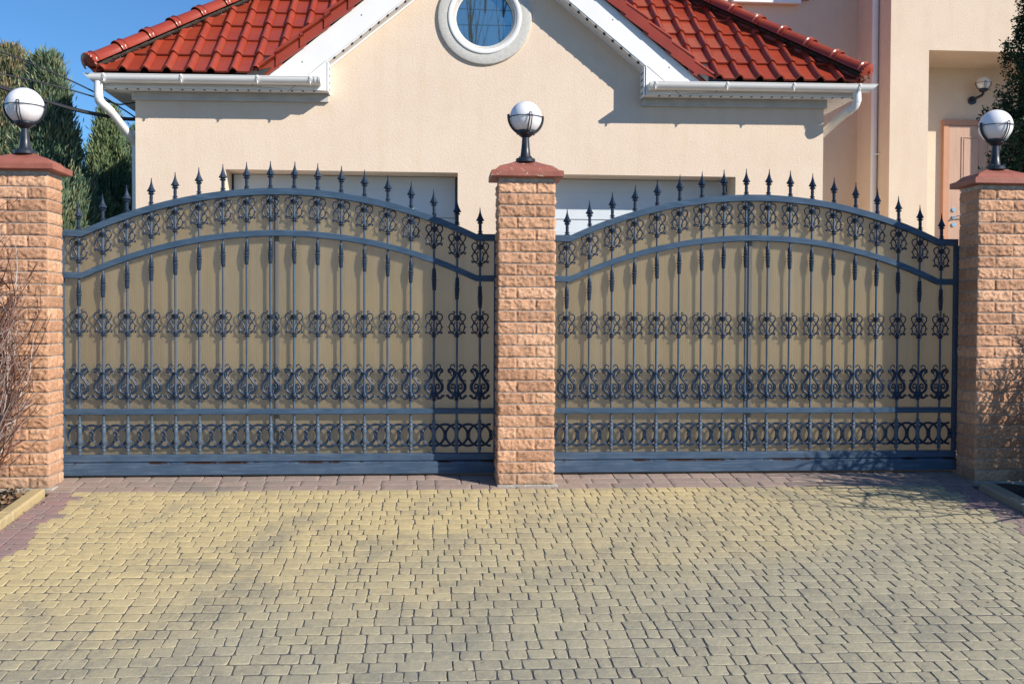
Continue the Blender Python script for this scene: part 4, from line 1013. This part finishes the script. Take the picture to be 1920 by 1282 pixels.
# bare shrubs: arching stems that fork again and again
def shrub(cx, cy, label, stems, hmin, hmax, lean, bias=(0, 0), seed=1, spreadr=.12, rad0=.0045, twig=1., grp=None, xmax=99):
    R = random.Random(seed); t0 = gz(cy)-.02; m = MB()
    def grow(p, d, L, r, lvl):
        k = max(3, int(L/.07)); pts = [p.copy()]; q = p.copy(); dd = d.copy(); nodes = []
        for i in range(k):
            dd = (dd+Vector((R.gauss(0, .13), R.gauss(0, .13), R.gauss(0, .10)))+Vector((0, 0, .035))).normalized()
            q = q+dd*(L/k)
            if q.x+cx > xmax+R.uniform(-.06, .03): break
            pts.append(q.copy()); nodes.append((q.copy(), dd.copy(), i/k))
        if len(pts) < 2: return
        tn = min(1, max(0, R.gauss(.42 if lvl else .6, .32)))
        m.tube(pts, [max(.0009, r*(1-.75*i/len(pts))) for i in range(len(pts))], 4 if lvl < 2 else 3, 0, tn, caps=False)
        if lvl < 3:
            for (q, dd, f) in nodes:
                if f > .12 and R.random() < (.62, .50, .30)[lvl]*twig:
                    ax = Vector((R.gauss(0, 1), R.gauss(0, 1), R.gauss(0, 1))).normalized()
                    nd = (dd+ax*R.uniform(.45, .95)).normalized()
                    grow(q, nd, L*R.uniform(.28, .55)*(1-f*.4), r*.60, lvl+1)
    for s_ in range(stems):
        a = R.uniform(0, 2*PI); rr = spreadr*math.sqrt(R.random()); p = Vector((rr*math.cos(a), rr*math.sin(a), 0))
        d = Vector((math.cos(a)*R.uniform(.1, lean)+bias[0], math.sin(a)*R.uniform(.1, lean)+bias[1], 1)).normalized()
        grow(p, d, R.uniform(hmin, hmax), rad0*R.uniform(.7, 1.3), 0)
    o = m.build('bare_shrub', 'twig', None, True, loc=(cx, cy, t0), tint=True, fixn=False, angle=180)
    return tag(o, label, 'shrub', grp)
shrub(-2.94, 6.10, 'dense leafless shrub with tangled grey-brown twigs in front of the left pillar', 290, .8, 1.72, .22, (-.03, 0), 3, .27, .0066, 1.0, None, -2.45)
shrub(-3.55, 5.35, 'leafless shrub just off the left edge, its twig ends reaching into view', 22, .8, 1.5, .5, (.05, 0), 9, .25, .0045, 1., None, -2.5)
shrub(4.66, 6.0, 'leafless shrub beside the right pillar, a few thin twigs crossing its brick face', 115, .6, 1.36, .34, (.0, 0), 5, .30, .0125, .9)
shrub(4.72, 5.80, 'leafless shrub off the right edge that throws streaky shadows over the drive', 75, .8, 1.38, .30, (0, .04), 14, .26, .0095, .9)
# trees across the street behind the viewer; only the round window mirrors them
def bare_tree(x, y, h, seed, label):
    R = random.Random(seed); m = MB()
    def grow(p, d, L, r, lvl):
        k = 6 if lvl < 2 else 4; pts = [p.copy()]; q = p.copy(); dd = d.copy(); nodes = []
        for i in range(k):
            dd = (dd+Vector((R.gauss(0, .07), R.gauss(0, .07), .06))).normalized(); q = q+dd*(L/k); pts.append(q.copy()); nodes.append((q.copy(), dd.copy(), (i+1)/k))
        m.tube(pts, [r*(1-.93*i/k) for i in range(k+1)], 5, caps=False)
        if lvl < 3:
            for (q, dd, f) in nodes:
                for _ in range(2 if lvl == 0 else 1):
                    if f > .25 or lvl:
                        ax = Vector((R.gauss(0, 1), R.gauss(0, 1), .3)).normalized(); grow(q, (dd*1.6+ax*R.uniform(.3, .6)+Vector((0, 0, .5))).normalized(), L*R.uniform(.16, .26), r*.34, lvl+1)
    t = empty('bare_tree', (x, y, -.95), label, 'tree', 'bare trees across the street')
    grow(Vector((0, 0, 0)), Vector((0, 0, 1)), h, .15, 0); m.build('trunk', 'bark', t, True, loc=(0, 0, 0), fixn=False)
for i, (x, y, h) in enumerate([(1.55, -27, 16.6), (2.45, -26, 16.9), (3.5, -29, 17.2), (.7, -30, 16.2)]):
    bare_tree(x, y, h, 40+i, ['tall bare tree mirrored at the left of the round window', 'bare forked tree mirrored in the middle of the round window', 'bare tree mirrored at the right of the round window', 'bare tree mirrored low at the left rim of the round window'][i])
# ------------------------------------------------------------------ cables
def cable(pts, r, label, grp='overhead cables'):
    p = spline(pts, 10); o = pts[0]; m = MB(); m.tube(p, r, 6); tag(m.build('overhead_cable', 'cable_black', None, True, origin=o), label, 'cable', grp)
def at(px, py, Y):
    M = cam.matrix_world.to_3x3(); d = M @ Vector(((px-960)/1900, (641-py)/1900, -1)); return tuple(Vector((0, 0, 1.105))+d*(Y/d.y))
E1 = at(256, 222, 10.95)
cable([at(-260, 10, 9.4), at(0, 97, 10.1), at(120, 146, 10.35), at(190, 180, 10.6), at(232, 206, 10.8), E1], .0075, 'thin black overhead cable, uppermost of the three reaching the garage')
cable([at(-260, 80, 9.4), at(0, 138, 10.05), at(110, 163, 10.3), at(190, 186, 10.6), at(222, 196, 10.75), at(256, 192, 10.95)], .0075, 'thin black overhead cable, middle one, ending under the garage eaves')
cable([at(-260, 70, 9.4), at(0, 163, 10.1), at(80, 188, 10.3), at(150, 208, 10.5), at(225, 222, 10.8), at(262, 224, 11.0)], .019, 'thick black overhead cable, lowest of the three, passing behind the left globe lamp')
cable([(-30, -20, 14.6), (-10, -20, 14.0), (12, -20, 13.7), (40, -20, 15.2)], .014, 'overhead cable across the street, upper line mirrored in the round window')
cable([(-30, -20, 13.6), (-10, -20, 13.1), (12, -20, 13.25), (40, -20, 14.6)], .014, 'overhead cable across the street, lower line mirrored in the round window')
